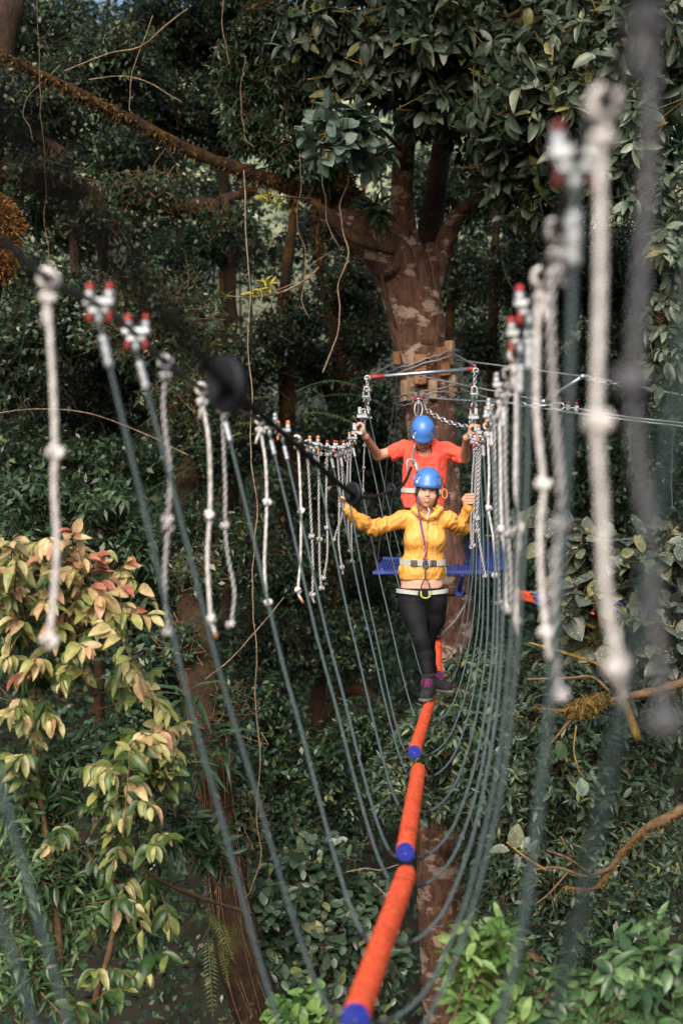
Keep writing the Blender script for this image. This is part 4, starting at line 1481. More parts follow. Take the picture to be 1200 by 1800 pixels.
for s in (-1, 1):
    m = MB()
    m.tube(catmull([W(742 + 37 * s, 990, -.03), W(742 + 41 * s, 1003, -.02), W(742 + 39 * s, 1012, .02), W(742 + 37 * s, 992, .05)], 6), .006, 6)
    m.build('gear_loop', M['lime_webbing'], har)
m = MB()
a = np.linspace(0, 2 * math.pi, 20, endpoint=False)
m.ring(W(747, 992, -.142) + np.stack([np.cos(a) * .016, np.zeros(20), np.sin(a) * .026], 1), .006, 7)
m.build('tie_in_loop', M['buckle'], har)

# ------------------------------------------------------------------ rear climber
D2 = 11.95


def V2(px, py, dy=0.):
    return P(px, py, D2 + dy)


H2 = Frame(V2(742.5, 765, -.12), (0, -.68, -.73), (0, -.73, .68))
HL, HR = interp_d(LCAB, 11.6), interp_d(RCAB, 11.6)
wl, wr = HL + np.array([.055, .05, -.075]), HR + np.array([-.05, .05, -.075])
xs = axis((V2(616, 0)[0], V2(645, 0)[0], .003), (V2(645, 0)[0], V2(715, 0)[0], .009), (V2(715, 0)[0], V2(770, 0)[0], .003), (V2(770, 0)[0], V2(815, 0)[0], .009), (V2(815, 0)[0], V2(845, 0)[0], .003))
ys = axis((D2 - .46, D2 + .30, .004), (D2 + .30, D2 + 1.2, .012))
zs = axis((V2(0, 1160)[2], V2(0, 800)[2], .010), (V2(0, 800)[2], V2(0, 725)[2], .003))
f = Field(xs, ys, zs)
head_skin(f, H2)
f.cone(H2(0, -.03, -.06), V2(745, 795, .03), .052, .056, .03)
f.cone(V2(745, 795, .02), V2(745, 815), .08, .13, .03, .8)
f.cone(V2(745, 815), V2(741, 880), .14, .13, .04, .75)
f.cone(V2(728, 905), V2(756, 905), .09, .09, .04)
f.chain([V2(706, 789, .02), V2(664, 801, -.02), wl], [.052, .042, .028], .02)
f.chain([V2(785, 791, .02), V2(816, 806, -.02), wr], [.052, .043, .028], .02)
f.chain([V2(724, 915), P(738, 1005, 12.3), P(755, 1086, 12.72)], [.08, .05, .035], .02)
f.chain([V2(758, 915), P(758, 1005, 12.5), P(765, 1084, 13.0)], [.08, .05, .035], .02)
fist(f, HL, interp_d(LCAB, 11.8) - interp_d(LCAB, 11.4), [.5, .2, -.75], wl)
fist(f, HR, interp_d(RCAB, 11.8) - interp_d(RCAB, 11.4), [-.45, .2, -.75], wr)
man = f.build('person', M['skin_tan'], None, V2(755, 1140, 0))
tag(man, 'person in blue helmet and red T-shirt looking down, gripping both hand cables', 'person', 'climbers on the bridge')
face_parts(man, H2)
c = H2(0, 0, .03)
helmet(man, H2, c - .19, c + .19)
f = Field(*[np.arange(a, b, .006) for a, b in zip(c - .2, c + .2)])
R = H2.rows()
f.ell(H2(0, -.035, .01), (.080, .080, .085), .02, R)
f.ell(H2(0, .06, -.04), (.058, .075, .078), .006, R, 'c')
f.plane(H2(0, 0, .05), H2(0, 0, 1) - H2(0, 0, 0))
f.build('hair', M['dark_hair'], man, disp=wrinkle(40, .003, 90, .0015))

f = Field(np.arange(V2(676, 0)[0], V2(826, 0)[0], .006), np.arange(D2 - .3, D2 + .3, .006), np.arange(V2(0, 905)[2], V2(0, 766)[2], .006))
f.cone(V2(745, 790, .02), V2(747, 812), .12, .182, .03, .68)
f.cone(V2(747, 812), V2(745, 840), .184, .178, .03, .68)
f.cone(V2(745, 840), V2(741, 862), .178, .150, .03, .68)
f.cone(V2(741, 862), V2(741, 880), .150, .178, .02, .68)
f.cone(V2(741, 880), V2(741, 893), .178, .182, .02, .68)
f.cone(V2(709, 787, .02), V2(783, 788, .02), .056, .056, .03)
f.chain([V2(708, 789, .02), V2(687, 798, .0)], [.066, .068], .025)
f.chain([V2(784, 791, .02), V2(809, 803, .0)], [.068, .070], .025)
f.cone(V2(744, 775, -.05), V2(745, 792, -.09), .062, .06, .01, op='c')
f.plane(V2(684, 801), (-1, 0, -.28), .005)
f.plane(V2(812, 806), (1, 0, -.3), .005)
f.cone(V2(672, 802), V2(690, 799), .05, .053, .0, op='c')
f.cone(V2(826, 808), V2(806, 803), .05, .055, .0, op='c')
f.plane(V2(741, 893), (0, 0, -1), .006)


def sw(V):
    a = wrinkle(9, .009, 26, .003, (1, 1, 1))(V) + .009 * (.4 - np.abs(vnoise(V * [15, 10, 9] + fbm(V * 6, 2)[:, None])) ** .7)
    g = np.exp(-((V[:, 2] - V2(0, 864)[2]) / .07) ** 2)
    ang = np.arctan2(V[:, 0] - V2(741, 0)[0], -(V[:, 1] - D2))
    return a + g * .008 * np.sin(ang * 20 + 3 * vnoise(V * 12))


f.build('t_shirt', M['red_cotton'], man, disp=sw, relax=2)
f = Field(np.arange(V2(690, 0)[0], V2(800, 0)[0], .008), np.arange(D2 - .3, D2 + 1.25, .008), np.arange(V2(0, 1140)[2], V2(0, 880)[2], .008))
f.cone(V2(728, 905, .01), V2(756, 905, .01), .11, .11, .03)
f.chain([V2(724, 915), P(738, 1005, 12.3), P(755, 1082, 12.72)], [.105, .075, .06], .02)
f.chain([V2(758, 915), P(758, 1005, 12.5), P(765, 1080, 13.0)], [.105, .075, .06], .02)
f.build('trousers', M['charcoal_trousers'], man, disp=wrinkle(9, .006, 30, .002))
for q, dx in ((12.7, -.02), (12.98, .01)):
    b = logpt(q)
    m = MB()
    c = b + np.array([dx, -.04, .085])
    m.ell(c, (.052, .14, .05), None, 16, 10).ell(c + np.array([0, .07, .05]), (.05, .06, .07), None, 14, 8)
    m.box(c - np.array([0, 0, .035]), (.095, .27, .022), None, .008)
    m.build('shoe', M['boot_dark'], man)
m = MB()
cw = V2(741, 863, 0)
p, o = loop_pts(cw, .174, .128, 60, -.01, .004)
band(m, p, np.array([0, 0, 1.]), .04, .006, o)
h2 = m.build('harness', M['grey_webbing'], man)
m = MB()
a = np.linspace(0, 2 * math.pi, 20, endpoint=False)
m.ring(V2(781, 868, -.06) + np.stack([np.cos(a) * .02, np.sin(a) * .01, np.sin(a) * .04], 1), .006, 6)
m.build('gear_loop', M['orange_cap'], h2)
# ================================================================== VEGETATION
def template(kind, W_=.42, fold=.25, curl=.25):
    """leaf of unit length: (along, across, up) and quads"""
    if kind == 's':
        v = [(0, 0, 0), (.45, -W_ / 2, .04), (1, 0, -curl * .6), (.45, W_ / 2, .04)]
        return np.array(v), np.array([(0, 1, 2, 3)])
    rows = {'m': ([0, .3, .68, 1], [.06, .9, .8, .03]), 'l': ([0, .12, .32, .55, .78, .92, 1], [.05, .5, .92, 1, .74, .36, .02])}[kind]
    v, q = [], []
    for t, w in zip(*rows):
        z = -curl * t * t
        h = w * W_ / 2
        v += [(t, -h, z + fold * h * 2), (t, 0, z), (t, h, z + fold * h * 2)]
    for i in range(len(rows[0]) - 1):
        a = i * 3
        q += [(a, a + 1, a + 4, a + 3), (a + 1, a + 2, a + 5, a + 4)]
    return np.array(v), np.array(q)


def leaf_mesh(name, pos, d, n, size, tpl, tint, mat, parent):
    tv, tq = tpl
    d = nrm(d)
    n = nrm(n - d * np.sum(n * d, 1, keepdims=True))
    b = np.cross(n, d)
    sz = size[:, None, None]
    wv = (1 + .25 * rng.uniform(-1, 1, len(pos)))[:, None, None]
    cu = rng.uniform(.3, 1.7, len(pos))[:, None, None]
    V = pos[:, None] + sz * (d[:, None] * tv[None, :, 0:1] + b[:, None] * tv[None, :, 1:2] * wv + n[:, None] * tv[None, :, 2:3] * cu)
    N_ = len(pos); k = len(tv)
    Q = (tq[None] + (np.arange(N_) * k)[:, None, None]).reshape(-1, 4)
    me = fast_mesh(name, V.reshape(-1, 3) - WL[parent.name], Q, True, np.repeat(tint, k))
    return link(name, me, mat, parent)


def stick_mesh(name, A, B, ra, rb, mat, parent, seg=3):
    A, B = np.asarray(A), np.asarray(B)
    T = nrm(B - A)
    X = nrm(np.cross(T, nrm(rng.normal(size=(len(A), 3)))))
    Y = np.cross(T, X)
    a = np.arange(seg) / seg * 2 * math.pi
    ring = X[:, None] * np.cos(a)[None, :, None] + Y[:, None] * np.sin(a)[None, :, None]
    ra = np.broadcast_to(ra, (len(A),))[:, None, None]; rb = np.broadcast_to(rb, (len(A),))[:, None, None]
    V = np.concatenate([A[:, None] + ring * ra, B[:, None] + ring * rb], 1)
    q = np.array([(j, (j + 1) % seg, seg + (j + 1) % seg, seg + j) for j in range(seg)])
    Q = (q[None] + (np.arange(len(A)) * 2 * seg)[:, None, None]).reshape(-1, 4)
    me = fast_mesh(name, V.reshape(-1, 3) - WL[parent.name], Q)
    return link(name, me, mat, parent)


def usphere(n):
    return nrm(rng.normal(size=(n, 3)))


TPL = {'big': template('l', .40, .22, .32), 'mid': template('m', .42, .2, .25), 'lance': template('m', .26, .2, .3), 'small': template('s', .52), 'oval': template('l', .62, .15, .15),
       'small_lance': template('s', .32), 'peach': template('l', .44, .3, .35), 'blade': template('m', .08, .3, .55), 'bushleaf': template('m', .36, .2, .2), 'frondleaf': template('s', .2)}


def crown(t, blobs, n, lpt, size, tpl, mat, twig=.35, up=.25, droop=.25, shell=.55, spread=.9, tint=None, whorl=False, twigmat='twig_bark', twr=.004,
          svar=.3, branches=True, name='foliage', flat=.6, lumpy=.18):
    """n twigs, lpt leaves on each, through the crown's volume"""
    w = np.array([b[3] * b[4] for b in blobs], float)
    pick = rng.choice(len(blobs), n, p=w / w.sum())
    C = np.array([P(b[0], b[1], b[2]) for b in blobs]); Rr = np.array([(b[3] / F * b[2], b[5], b[4] / F * b[2]) for b in blobs])
    u = usphere(n)
    r = rng.uniform(shell ** 3, 1, n) ** (1 / 3.)
    lump = 1 + lumpy * vnoise(u * 2.3 + pick[:, None] * 3.1)
    tip = C[pick] + u * Rr[pick] * (r * lump)[:, None]
    td = nrm(u * .8 + np.array([0, 0, up]) + rng.normal(size=(n, 3)) * .45)
    L = twig * rng.uniform(.6, 1.3, n)
    base = tip - td * L[:, None]
    X = nrm(np.cross(td, usphere(n))); Y = np.cross(td, X)
    k = np.arange(lpt)
    if whorl: s = 1 - .22 * (k / max(1, lpt - 1)) ** 1.3
    else: s = .15 + .85 * (k + .5) / lpt
    ang = k * 2.399 + rng.uniform(0, 6.28, n)[:, None]
    pos = base[:, None] + td[:, None] * (L[:, None] * s[None])[..., None]
    rad = X[:, None] * np.cos(ang)[..., None] + Y[:, None] * np.sin(ang)[..., None]
    ld = td[:, None] * (1.0 - spread * .6) + rad * spread + np.array([0, 0, -droop]) + rng.normal(size=(n, lpt, 3)) * .22
    ln = np.array([0, 0, flat]) + td[:, None] * .45 + rng.normal(size=(n, lpt, 3)) * .38 + np.array([0, -.18, 0])
    sz = size * (1 + svar * rng.uniform(-1, 1, (n, lpt))) * (.8 + .35 * np.sin(math.pi * np.clip(s, .1, .9)))[None]
    if tint is None:
        tn = rng.uniform(0, 1, n)[:, None] * .55 + rng.uniform(0, .45, (n, lpt))
    else:
        tn = tint(pos, s, n, lpt)
    tn = np.clip((tn - .5) * 1.35 + .5, 0, 1)
    leaf_mesh(name, pos.reshape(-1, 3), ld.reshape(-1, 3), ln.reshape(-1, 3), sz.ravel(), TPL[tpl], tn.ravel(), M[mat], t)
    if branches:
        inner = base - (base - C[pick]) * rng.uniform(.25, .6, n)[:, None] + rng.normal(size=(n, 3)) * .03
        A = np.concatenate([base, inner]); B = np.concatenate([tip, base])
        stick_mesh('twigs', A, B, np.concatenate([np.full(n, twr), np.full(n, twr * 1.7)]), np.concatenate([np.full(n, twr * .5), np.full(n, twr)]), M[twigmat], t)


def limb(name, pts, mat, t, seg=14, rn=.22, ns=5, step=.08):
    """pts: (px, py, d, half-width px)"""
    p = catmull(np.array([[*P(a, b, c), w / F * c] for a, b, c, w in pts]), 8)
    p = resample(p, step)
    return MB().tube(p[:, :3], p[:, 3], seg, rnoise=rn, nscale=ns).build(name, M[mat], t)


def moss(t, pts, n, L, mat, name='moss', hang=.6):
    """tufts of short blades on a limb"""
    p = catmull(np.array([[*P(a, b, c), w / F * c] for a, b, c, w in pts]), 8)
    i = rng.uniform(0, len(p) - 1.01, n); a = np.floor(i).astype(int); fr = (i - a)[:, None]
    q = p[a] * (1 - fr) + p[a + 1] * fr
    clump = np.abs(vnoise(q[:, :3] * 3.5)) > .12
    q = q[clump]
    u = usphere(len(q))
    pos = q[:, :3] + u * q[:, 3:4] * .95
    d = u * .6 + np.array([0, 0, -hang]) + rng.normal(size=u.shape) * .3
    leaf_mesh(name, pos, d, u + rng.normal(size=u.shape) * .5, L * rng.uniform(.4, 1.4, len(q)), template('s', .28), rng.uniform(0, 1, len(q)), M[mat], t)


def frond(pts_base, direction, L, n=16, droop=.5, w=.16):
    """pinnate leaf: returns leaflet arrays and the rachis path"""
    d = nrm(np.asarray(direction, float))
    s = np.linspace(0, 1, n)
    path = np.asarray(pts_base) + d * (s * L)[:, None] + np.array([0, 0, -1.]) * (droop * L * s ** 2)[:, None]
    T, N_, B = frames(path)
    side = nrm(np.cross(T, [0, 0, 1.]))
    pos, dd, nn, ss = [], [], [], []
    for sg in (-1, 1):
        pos.append(path[2:]); dd.append(side[2:] * sg + T[2:] * .45 + np.array([0, 0, -.15]))
        nn.append(np.cross(side, T)[2:] + rng.normal(size=(n - 2, 3)) * .12)
        ss.append(w * L * np.sin(math.pi * (.12 + .86 * s[2:])) ** .7)
    return np.vstack(pos), np.vstack(dd), np.vstack(nn), np.concatenate(ss), path


def frond_plant(name, lab, cat, roots, mat, tpl='small_lance', group=None):
    """roots: (px,py,d, dir, L, droop)"""
    c = P(*roots[0][:3])
    t = empty(name, c, lab, cat, group)
    P_, D_, N_, S_ = [], [], [], []
    m = MB()
    for px, py, d, dr, L, dp in roots:
        a, b, c_, s_, path = frond(P(px, py, d), dr, L, 22, dp)
        P_.append(a); D_.append(b); N_.append(c_); S_.append(s_)
        m.tube(path, list(np.linspace(.006, .002, len(path))), 5)
    m.build('frond_stalks', M['green_stem'], t)
    Pp = np.vstack(P_)
    leaf_mesh('fronds', Pp, np.vstack(D_), np.vstack(N_), np.concatenate(S_), TPL[tpl], rng.uniform(0, 1, len(Pp)), M[mat], t)
    return t


leafmat('leaf_bluegrey', [(0, (.022, .038, .022)), (.42, (.058, .090, .056)), (.76, (.125, .170, .120)), (.92, (.21, .26, .20)), (1, (.22, .22, .08))], .36, .12, .35, (.22, .22, .17))
leafmat('leaf_rosette', [(0, (.05, .085, .065)), (.6, (.13, .20, .16)), (1, (.24, .32, .26))], .42, .15, .25, (.3, .3, .25))
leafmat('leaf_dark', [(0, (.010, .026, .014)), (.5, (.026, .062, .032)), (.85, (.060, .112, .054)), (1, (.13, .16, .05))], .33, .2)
leafmat('leaf_forest', [(0, (.009, .026, .013)), (.5, (.026, .064, .034)), (.85, (.068, .125, .068)), (1, (.16, .19, .06))], .34, .3)
leafmat('leaf_bush', [(0, (.026, .050, .030)), (.5, (.060, .105, .064)), (.9, (.115, .165, .105)), (1, (.19, .22, .08))], .33, .15)
leafmat('leaf_bright', [(0, (.045, .11, .026)), (.5, (.12, .24, .06)), (1, (.26, .38, .12))], .33, .25)
leafmat('leaf_green', [(0, (.018, .042, .020)), (.6, (.045, .092, .042)), (1, (.10, .155, .07))], .36, .2)
leafmat('leaf_mid', [(0, (.03, .07, .03)), (.55, (.085, .165, .065)), (1, (.17, .27, .11))], .32, .2)
leafmat('leaf_peach', [(0, (.030, .075, .020)), (.27, (.11, .165, .042)), (.48, (.33, .34, .11)), (.68, (.56, .46, .22)), (.87, (.52, .30, .18)), (1, (.40, .14, .08))], .38, .3)
leafmat('leaf_lichen', [(0, (.035, .050, .040)), (.6, (.085, .11, .088)), (1, (.19, .20, .08))], .42, .1, .6, (.38, .38, .28))
leafmat('leaf_fern', [(0, (.05, .085, .02)), (1, (.19, .20, .045))], .45, .3)
leafmat('leaf_yellow', [(0, (.22, .28, .05)), (1, (.50, .42, .06))], .4, .3)
leafmat('moss_brown', [(0, (.030, .014, .004)), (.6, (.085, .044, .009)), (1, (.17, .10, .02))], .9, .2)
leafmat('moss_gold', [(0, (.07, .042, .008)), (1, (.24, .16, .035))], .9, .25)
leafmat('moss_orange', [(0, (.07, .026, .005)), (1, (.27, .125, .022))], .9, .25)

# ---- the tree that carries the platform
t = empty('tree', P(790, 2150, 14.4), 'big reddish-barked tree carrying the platform, wire wraps and wood blocks, forking above the climbers', 'tree')
p = catmull(np.array([[*P(a, b, c), w / F * c] for a, b, c, w in TRUNK]), 10)
p = resample(p, .04)
MB().tube(p[:, :3], p[:, 3], 40, rnoise=.10, nscale=3.5).build('trunk', M['reddish_bark'], t)
limb('limb', [(735, 560, 14.25, 38), (717, 470, 14.2, 36), (706, 400, 14.2, 25), (706, 330, 14.2, 20), (712, 260, 14.1, 18), (728, 190, 14, 16), (745, 90, 14, 16), (750, -60, 14, 13)], 'reddish_bark', t, 20, .12, 4)
limb('limb', [(740, 560, 14.6, 24), (750, 470, 14.8, 23), (757, 390, 15, 20), (768, 320, 15.1, 19), (775, 240, 15.2, 17), (780, 120, 15.4, 15), (790, -60, 15.5, 12)], 'dark_mossy_bark', t, 16, .15, 4)
limb('limb', [(752, 530, 14.4, 19), (768, 470, 14.3, 17), (784, 420, 14.2, 15.5), (802, 382, 14.1, 15), (822, 360, 14, 11), (850, 347, 13.8, 10), (900, 320, 13.4, 7)], 'reddish_bark', t, 16, .12, 5)
limb('limb', [(745, 610, 14.15, 22), (752, 550, 14.2, 20), (756, 490, 14.25, 17), (757, 430, 14.3, 13)], 'reddish_bark', t, 16, .12, 5)
LIMB_L = [(692, 470, 14.1, 34), (668, 438, 14.0, 36), (640, 410, 13.9, 34), (603, 375, 13.8, 29), (555, 340, 13.7, 19), (500, 322, 13.6, 15), (430, 303, 13.4, 12), (330, 262, 13.2, 9.5), (230, 210, 13, 9.5), (130, 160, 12.8, 8), (0, 95, 12.5, 6.5), (-80, 60, 12.4, 6)]
limb('limb', LIMB_L[:5], 'reddish_bark', t, 18, .14, 5)
limb('limb', LIMB_L[3:], 'dark_mossy_bark', t, 14, .25, 6)
moss(t, LIMB_L[3:], 5000, .05, 'moss_brown')
LIMB_D = [(640, 420, 14.1, 32), (592, 330, 14.2, 32), (550, 230, 14.2, 30), (508, 120, 14.3, 29), (475, 20, 14.3, 28), (455, -80, 14.4, 27)]
limb('limb', LIMB_D, 'dark_mossy_bark', t, 18, .25, 4)
moss(t, LIMB_D, 6000, .09, 'moss_brown')
limb('root', [(540, 345, 13.45, 6), (585, 385, 13.4, 10), (625, 420, 13.3, 11), (660, 432, 13.25, 9), (690, 444, 13.4, 5)], 'dark_mossy_bark', t, 10, .2, 8)
limb('dead_stub', [(668, 470, 13.75, 3.5), (680, 530, 13.7, 4), (690, 560, 13.7, 3.5), (697, 578, 13.7, 1)], 'grey_bark', t, 8, .15, 9)
limb('branch', [(703, 290, 14, 8), (730, 210, 13.5, 6.5), (775, 155, 13, 6), (830, 90, 12.6, 5.5), (880, 40, 12.3, 5), (930, 10, 12, 4.5)], 'twig_bark', t, 9, .2, 8)
limb('branch', [(650, 45, 12.4, 4), (760, 42, 12.5, 7), (860, 42, 12.6, 9), (960, 38, 12.8, 11), (1100, 20, 13, 14)], 'mossy_twig', t, 9, .3, 8)
for q in ([(700, 280, 13.9, 5), (660, 262, 13.2, 3.4), (600, 255, 12.6, 2.6), (560, 240, 12.3, 2)], [(705, 265, 13.9, 4), (665, 225, 13.3, 3), (610, 205, 12.8, 2.2)],
          [(760, 160, 13.1, 4), (690, 105, 12.8, 3), (600, 80, 12.5, 2.5), (505, 60, 12.2, 2)], [(790, 135, 13, 4), (720, 150, 12.7, 3), (620, 130, 12.4, 2.5), (540, 140, 12.2, 2)],
          [(830, 90, 12.7, 4), (900, 150, 12.4, 3.5), (960, 230, 12.2, 3), (1000, 300, 12, 2)], [(880, 45, 12.5, 4), (980, 120, 12.2, 3.6), (1060, 220, 12, 3), (1120, 330, 12, 2)],
          [(850, 347, 13.8, 4), (880, 300, 13.2, 3.5), (930, 260, 12.8, 3), (985, 230, 12.5, 2)]):
    limb('branch', q, 'mossy_twig', t, 7, .25, 9)
CR = [(560, 60, 12.2, 75, 55, .5), (680, 80, 12.4, 105, 70, .6), (620, 135, 12.4, 80, 40, .4), (800, 70, 12.6, 110, 80, .8), (760, 190, 12.8, 60, 45, .5), (900, 170, 12.5, 105, 120, .9), (880, 290, 12.8, 60, 55, .5), (960, 340, 12.8, 70, 60, .6), (990, 140, 12.3, 110, 150, 1.0), (1080, 240, 12.2, 100, 130, .9),
      (1120, 80, 12.2, 120, 110, .9), (1010, 300, 12.4, 80, 80, .8), (700, -60, 12.8, 260, 60, 1.0), (1000, -60, 12.8, 260, 70, 1.2)]
crown(t, CR, 2000, 7, .15, 'big', 'leaf_bluegrey', .36, .0, .5, .2, .95, whorl=True, twigmat='mossy_twig', twr=.0055, svar=.5, flat=.35)
crown(t, CR, 1100, 8, .075, 'small', 'leaf_green', .3, .0, .3, .2, .95, name='young_leaves', branches=False, svar=.5)
crown(t, [(575, 235, 12.1, 42, 48, .25), (620, 225, 12.4, 45, 35, .3), (640, 255, 12.6, 55, 40, .3), (560, 255, 12.0, 30, 30, .2)], 46, 7, .165, 'oval', 'leaf_rosette', .22, .2, .15, .4, .85, whorl=True, twigmat='mossy_twig', twr=.006, name='pale_leaves')
CR2 = [(1020, 180, 13.8, 220, 220, 1.0), (780, 110, 13.9, 160, 120, .8), (600, 70, 13.6, 120, 70, .6)]
crown(t, [(600, -420, 11, 520, 110, 2.5), (250, -440, 15, 650, 120, 3.0), (950, -420, 14, 520, 150, 3.0), (500, -500, 20, 700, 130, 4.0)], 2300, 6, .21, 'mid', 'leaf_dark', .5, .0, .3, .1, .9, name='added_shade_canopy', branches=False)  # unseen canopy above the view, added to shade the forest interior
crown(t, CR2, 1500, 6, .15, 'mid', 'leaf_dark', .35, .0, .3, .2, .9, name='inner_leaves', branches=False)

# ---- shrubs and smaller plants, each one a plant of its own
def shrub(name, lab, cat, blobs, n, lpt, size, tpl, mat, stems=(), stemmat='twig_bark', group=None, **kw):
    t = empty(name, P(*(stems[0][0][:3] if stems else (blobs[0][0], blobs[0][1] + blobs[0][4], blobs[0][2]))), lab, cat, group)
    for s in stems: limb('stem', s, stemmat, t, 8, .2, 9)
    crown(t, blobs, n, lpt, size, tpl, mat, **kw)
    return t


def peach_tint(pos, s, n, lpt):
    h = pos[..., 2]
    hi = np.clip((h - P(0, 1750, 8)[2]) / (P(0, 950, 8)[2] - P(0, 1750, 8)[2]), 0, 1)
    lob = .5 + .9 * vnoise(pos * 2.2)
    return np.clip(.02 + .52 * hi + .30 * lob * hi + .22 * (np.broadcast_to(s, (n, lpt)) - .4) + rng.normal(size=(n, lpt)) * .14, 0, 1)


TIPS = [(15, 955), (60, 965), (118, 950), (165, 985), (204, 1030), (210, 1075), (150, 1080), (100, 1035), (38, 1050), (8, 1100), (80, 1120), (175, 1100), (45, 1175), (110, 1190), (10, 1230), (70, 1275), (20, 1330), (-10, 1010), (130, 1010),
        (255, 1225), (305, 1262), (290, 1318), (235, 1300), (300, 1345), (232, 1365), (180, 1355), (250, 1405), (205, 1410)]
LOWTIPS = [(118, 1480), (205, 1480), (265, 1500), (180, 1580), (235, 1620), (300, 1685), (220, 1735), (140, 1740), (305, 1620)]
INNER = [(20, 1130, 8.5), (90, 1180, 8.5), (140, 1400, 8.5), (200, 1500, 8.5), (170, 1700, 8.5)]


def sprays(t, tips, d0, reps, lpt, L, size, tpl, mat, tint, droop=.6, stemmat='twig_bark'):
    """arching shoots ending at the given tips, leaves in hanging pairs along their outer part"""
    inn = PL(INNER)
    A, B, pos, ld, ln, sz, tn = [], [], [], [], [], [], []
    for (px, py) in tips:
        for r in range(reps):
            tip = P(px + rng.normal() * 22, py + rng.normal() * 20, d0 + rng.normal() * .16)
            q = inn[np.argmin(np.linalg.norm(inn - tip, axis=1))]
            td = nrm(nrm(tip - q) + np.array([0, -.25, .15]) + rng.normal(size=3) * .4)
            l = L * rng.uniform(.6, 1.3)
            base = tip - td * l
            mid = (tip + base) / 2 + np.array([0, 0, .12 * l])
            path = catmull([base - td * l * .6 - np.array([0, 0, .1 * l]), base, mid, tip], 6)
            A.append(path[:-1]); B.append(path[1:])
            side = nrm(np.cross(td, [0, 0, 1.]))
            hue = rng.normal() * .12
            for k in range(lpt):
                s = .08 + .92 * k / (lpt - 1)
                c = path[6 + int(s * (len(path) - 7))]
                sg = 1 if k % 2 else -1
                pos.append(c)
                ld.append(side * sg * (1.05 - .75 * s) + td * (.35 + .5 * s) + np.array([0, 0, -droop * rng.uniform(.5, 1.5)]) + rng.normal(size=3) * .22)
                ln.append(np.array([0, -.55, .8]) + side * sg * .3 + rng.normal(size=3) * .3)
                sz.append(size * rng.uniform(.6, 1.2) * (.75 + .4 * math.sin(math.pi * min(s, .85))))
                h = np.clip((c[2] - P(0, 1800, 8)[2]) / 2.7, 0, 1)
                tn.append(np.clip(tint(h, s) + hue, 0, 1))
    leaf_mesh('foliage', np.array(pos), np.array(ld), np.array(ln), np.array(sz), TPL[tpl], np.array(tn), M[mat], t)
    stick_mesh('twigs', np.vstack(A), np.vstack(B), .0042, .0036, M[stemmat], t, 4)


t = empty('variegated_shrub', P(120, 1900, 8.6), 'shrub with yellow, peach and pink young leaves at the left edge', 'shrub')
for q in ([(120, 1900, 8.6, 8), (100, 1600, 8.5, 6), (60, 1300, 8.4, 5), (70, 1120, 8.4, 4)], [(120, 1900, 8.6, 7), (200, 1640, 8.4, 5), (190, 1480, 8.3, 4), (230, 1340, 8.2, 3)], [(445, 1608, 9.5, 3), (330, 1570, 8.8, 4), (270, 1540, 8.4, 3), (210, 1490, 8.1, 3)]):
    limb('stem', q, 'twig_bark', t, 8, .2, 9)
sprays(t, TIPS, 8.1, 3, 14, .30, .112, 'peach', 'leaf_peach', lambda h, s: .0 + .44 * h ** .8 + .5 * (s - .3) * (.3 + h) + rng.normal() * .14)
sprays(t, TIPS, 8.35, 2, 12, .30, .105, 'peach', 'leaf_peach', lambda h, s: .0 + .26 * h + rng.normal() * .09)
sprays(t, LOWTIPS, 8.1, 2, 12, .30, .112, 'peach', 'leaf_peach', lambda h, s: .06 + .2 * h + .7 * max(0, s - .65) + rng.normal() * .15)
shrub('glossy_shrub', 'dark green glossy shrub under the yellow-leaved shrub at the bottom left', 'shrub',
      [(40, 1400, 8.7, 110, 70, .4), (110, 1330, 8.7, 70, 50, .3), (60, 1530, 8.6, 100, 100, .4), (170, 1560, 8.7, 90, 90, .4), (50, 1700, 8.5, 90, 90, .4), (250, 1600, 8.8, 70, 80, .4)],
      520, 9, .095, 'lance', 'leaf_mid', [[(60, 1900, 8.7, 6), (70, 1650, 8.7, 5), (60, 1450, 8.7, 4)]], twig=.24, up=.3, droop=.3, shell=.3)
shrub('leafy_epiphyte', 'light green leafy plant growing on the mossy leaning trunk at the lower left', 'plant',
      [(320, 1440, 9.2, 55, 45, .25), (365, 1490, 9.4, 45, 40, .25), (300, 1480, 9.0, 40, 40, .2)], 46, 9, .13, 'lance', 'leaf_green', twig=.2, up=.5, droop=.3, shell=.2)
shrub('dark_bush', 'large dense dark green bush on the right below the orange beam', 'bush',
      [(900, 1185, 13.2, 130, 70, .7), (800, 1270, 12.5, 90, 70, .5), (740, 1310, 12.4, 60, 45, .3), (1000, 1290, 12.9, 190, 150, 1.0), (870, 1370, 12.7, 130, 100, .7), (1120, 1230, 12.9, 120, 130, .9), (730, 1400, 12.5, 75, 45, .35), (690, 1350, 12.6, 45, 45, .3),
       (930, 1480, 13, 130, 110, .8), (1080, 1480, 13, 150, 150, 1.0), (1000, 1620, 13.3, 170, 110, .9), (860, 1560, 13.4, 50, 120, .5)],
      4600, 8, .092, 'bushleaf', 'leaf_bush', twig=.24, up=.5, droop=.12, shell=.6, spread=.85)
shrub('round_leaved_bush', 'round-leaved dark bush at the bottom centre, left of the orange logs', 'bush',
      [(560, 1500, 11.6, 70, 50, .4), (500, 1580, 11.5, 85, 70, .5), (580, 1640, 11.6, 90, 90, .5), (480, 1690, 11.5, 70, 80, .5), (640, 1580, 11.9, 60, 60, .4), (660, 1720, 11.8, 80, 90, .5), (560, 1740, 11.4, 100, 60, .4)],
      620, 8, .10, 'oval', 'leaf_bush', twig=.3, up=.35, droop=.25, shell=.35, twr=.004)
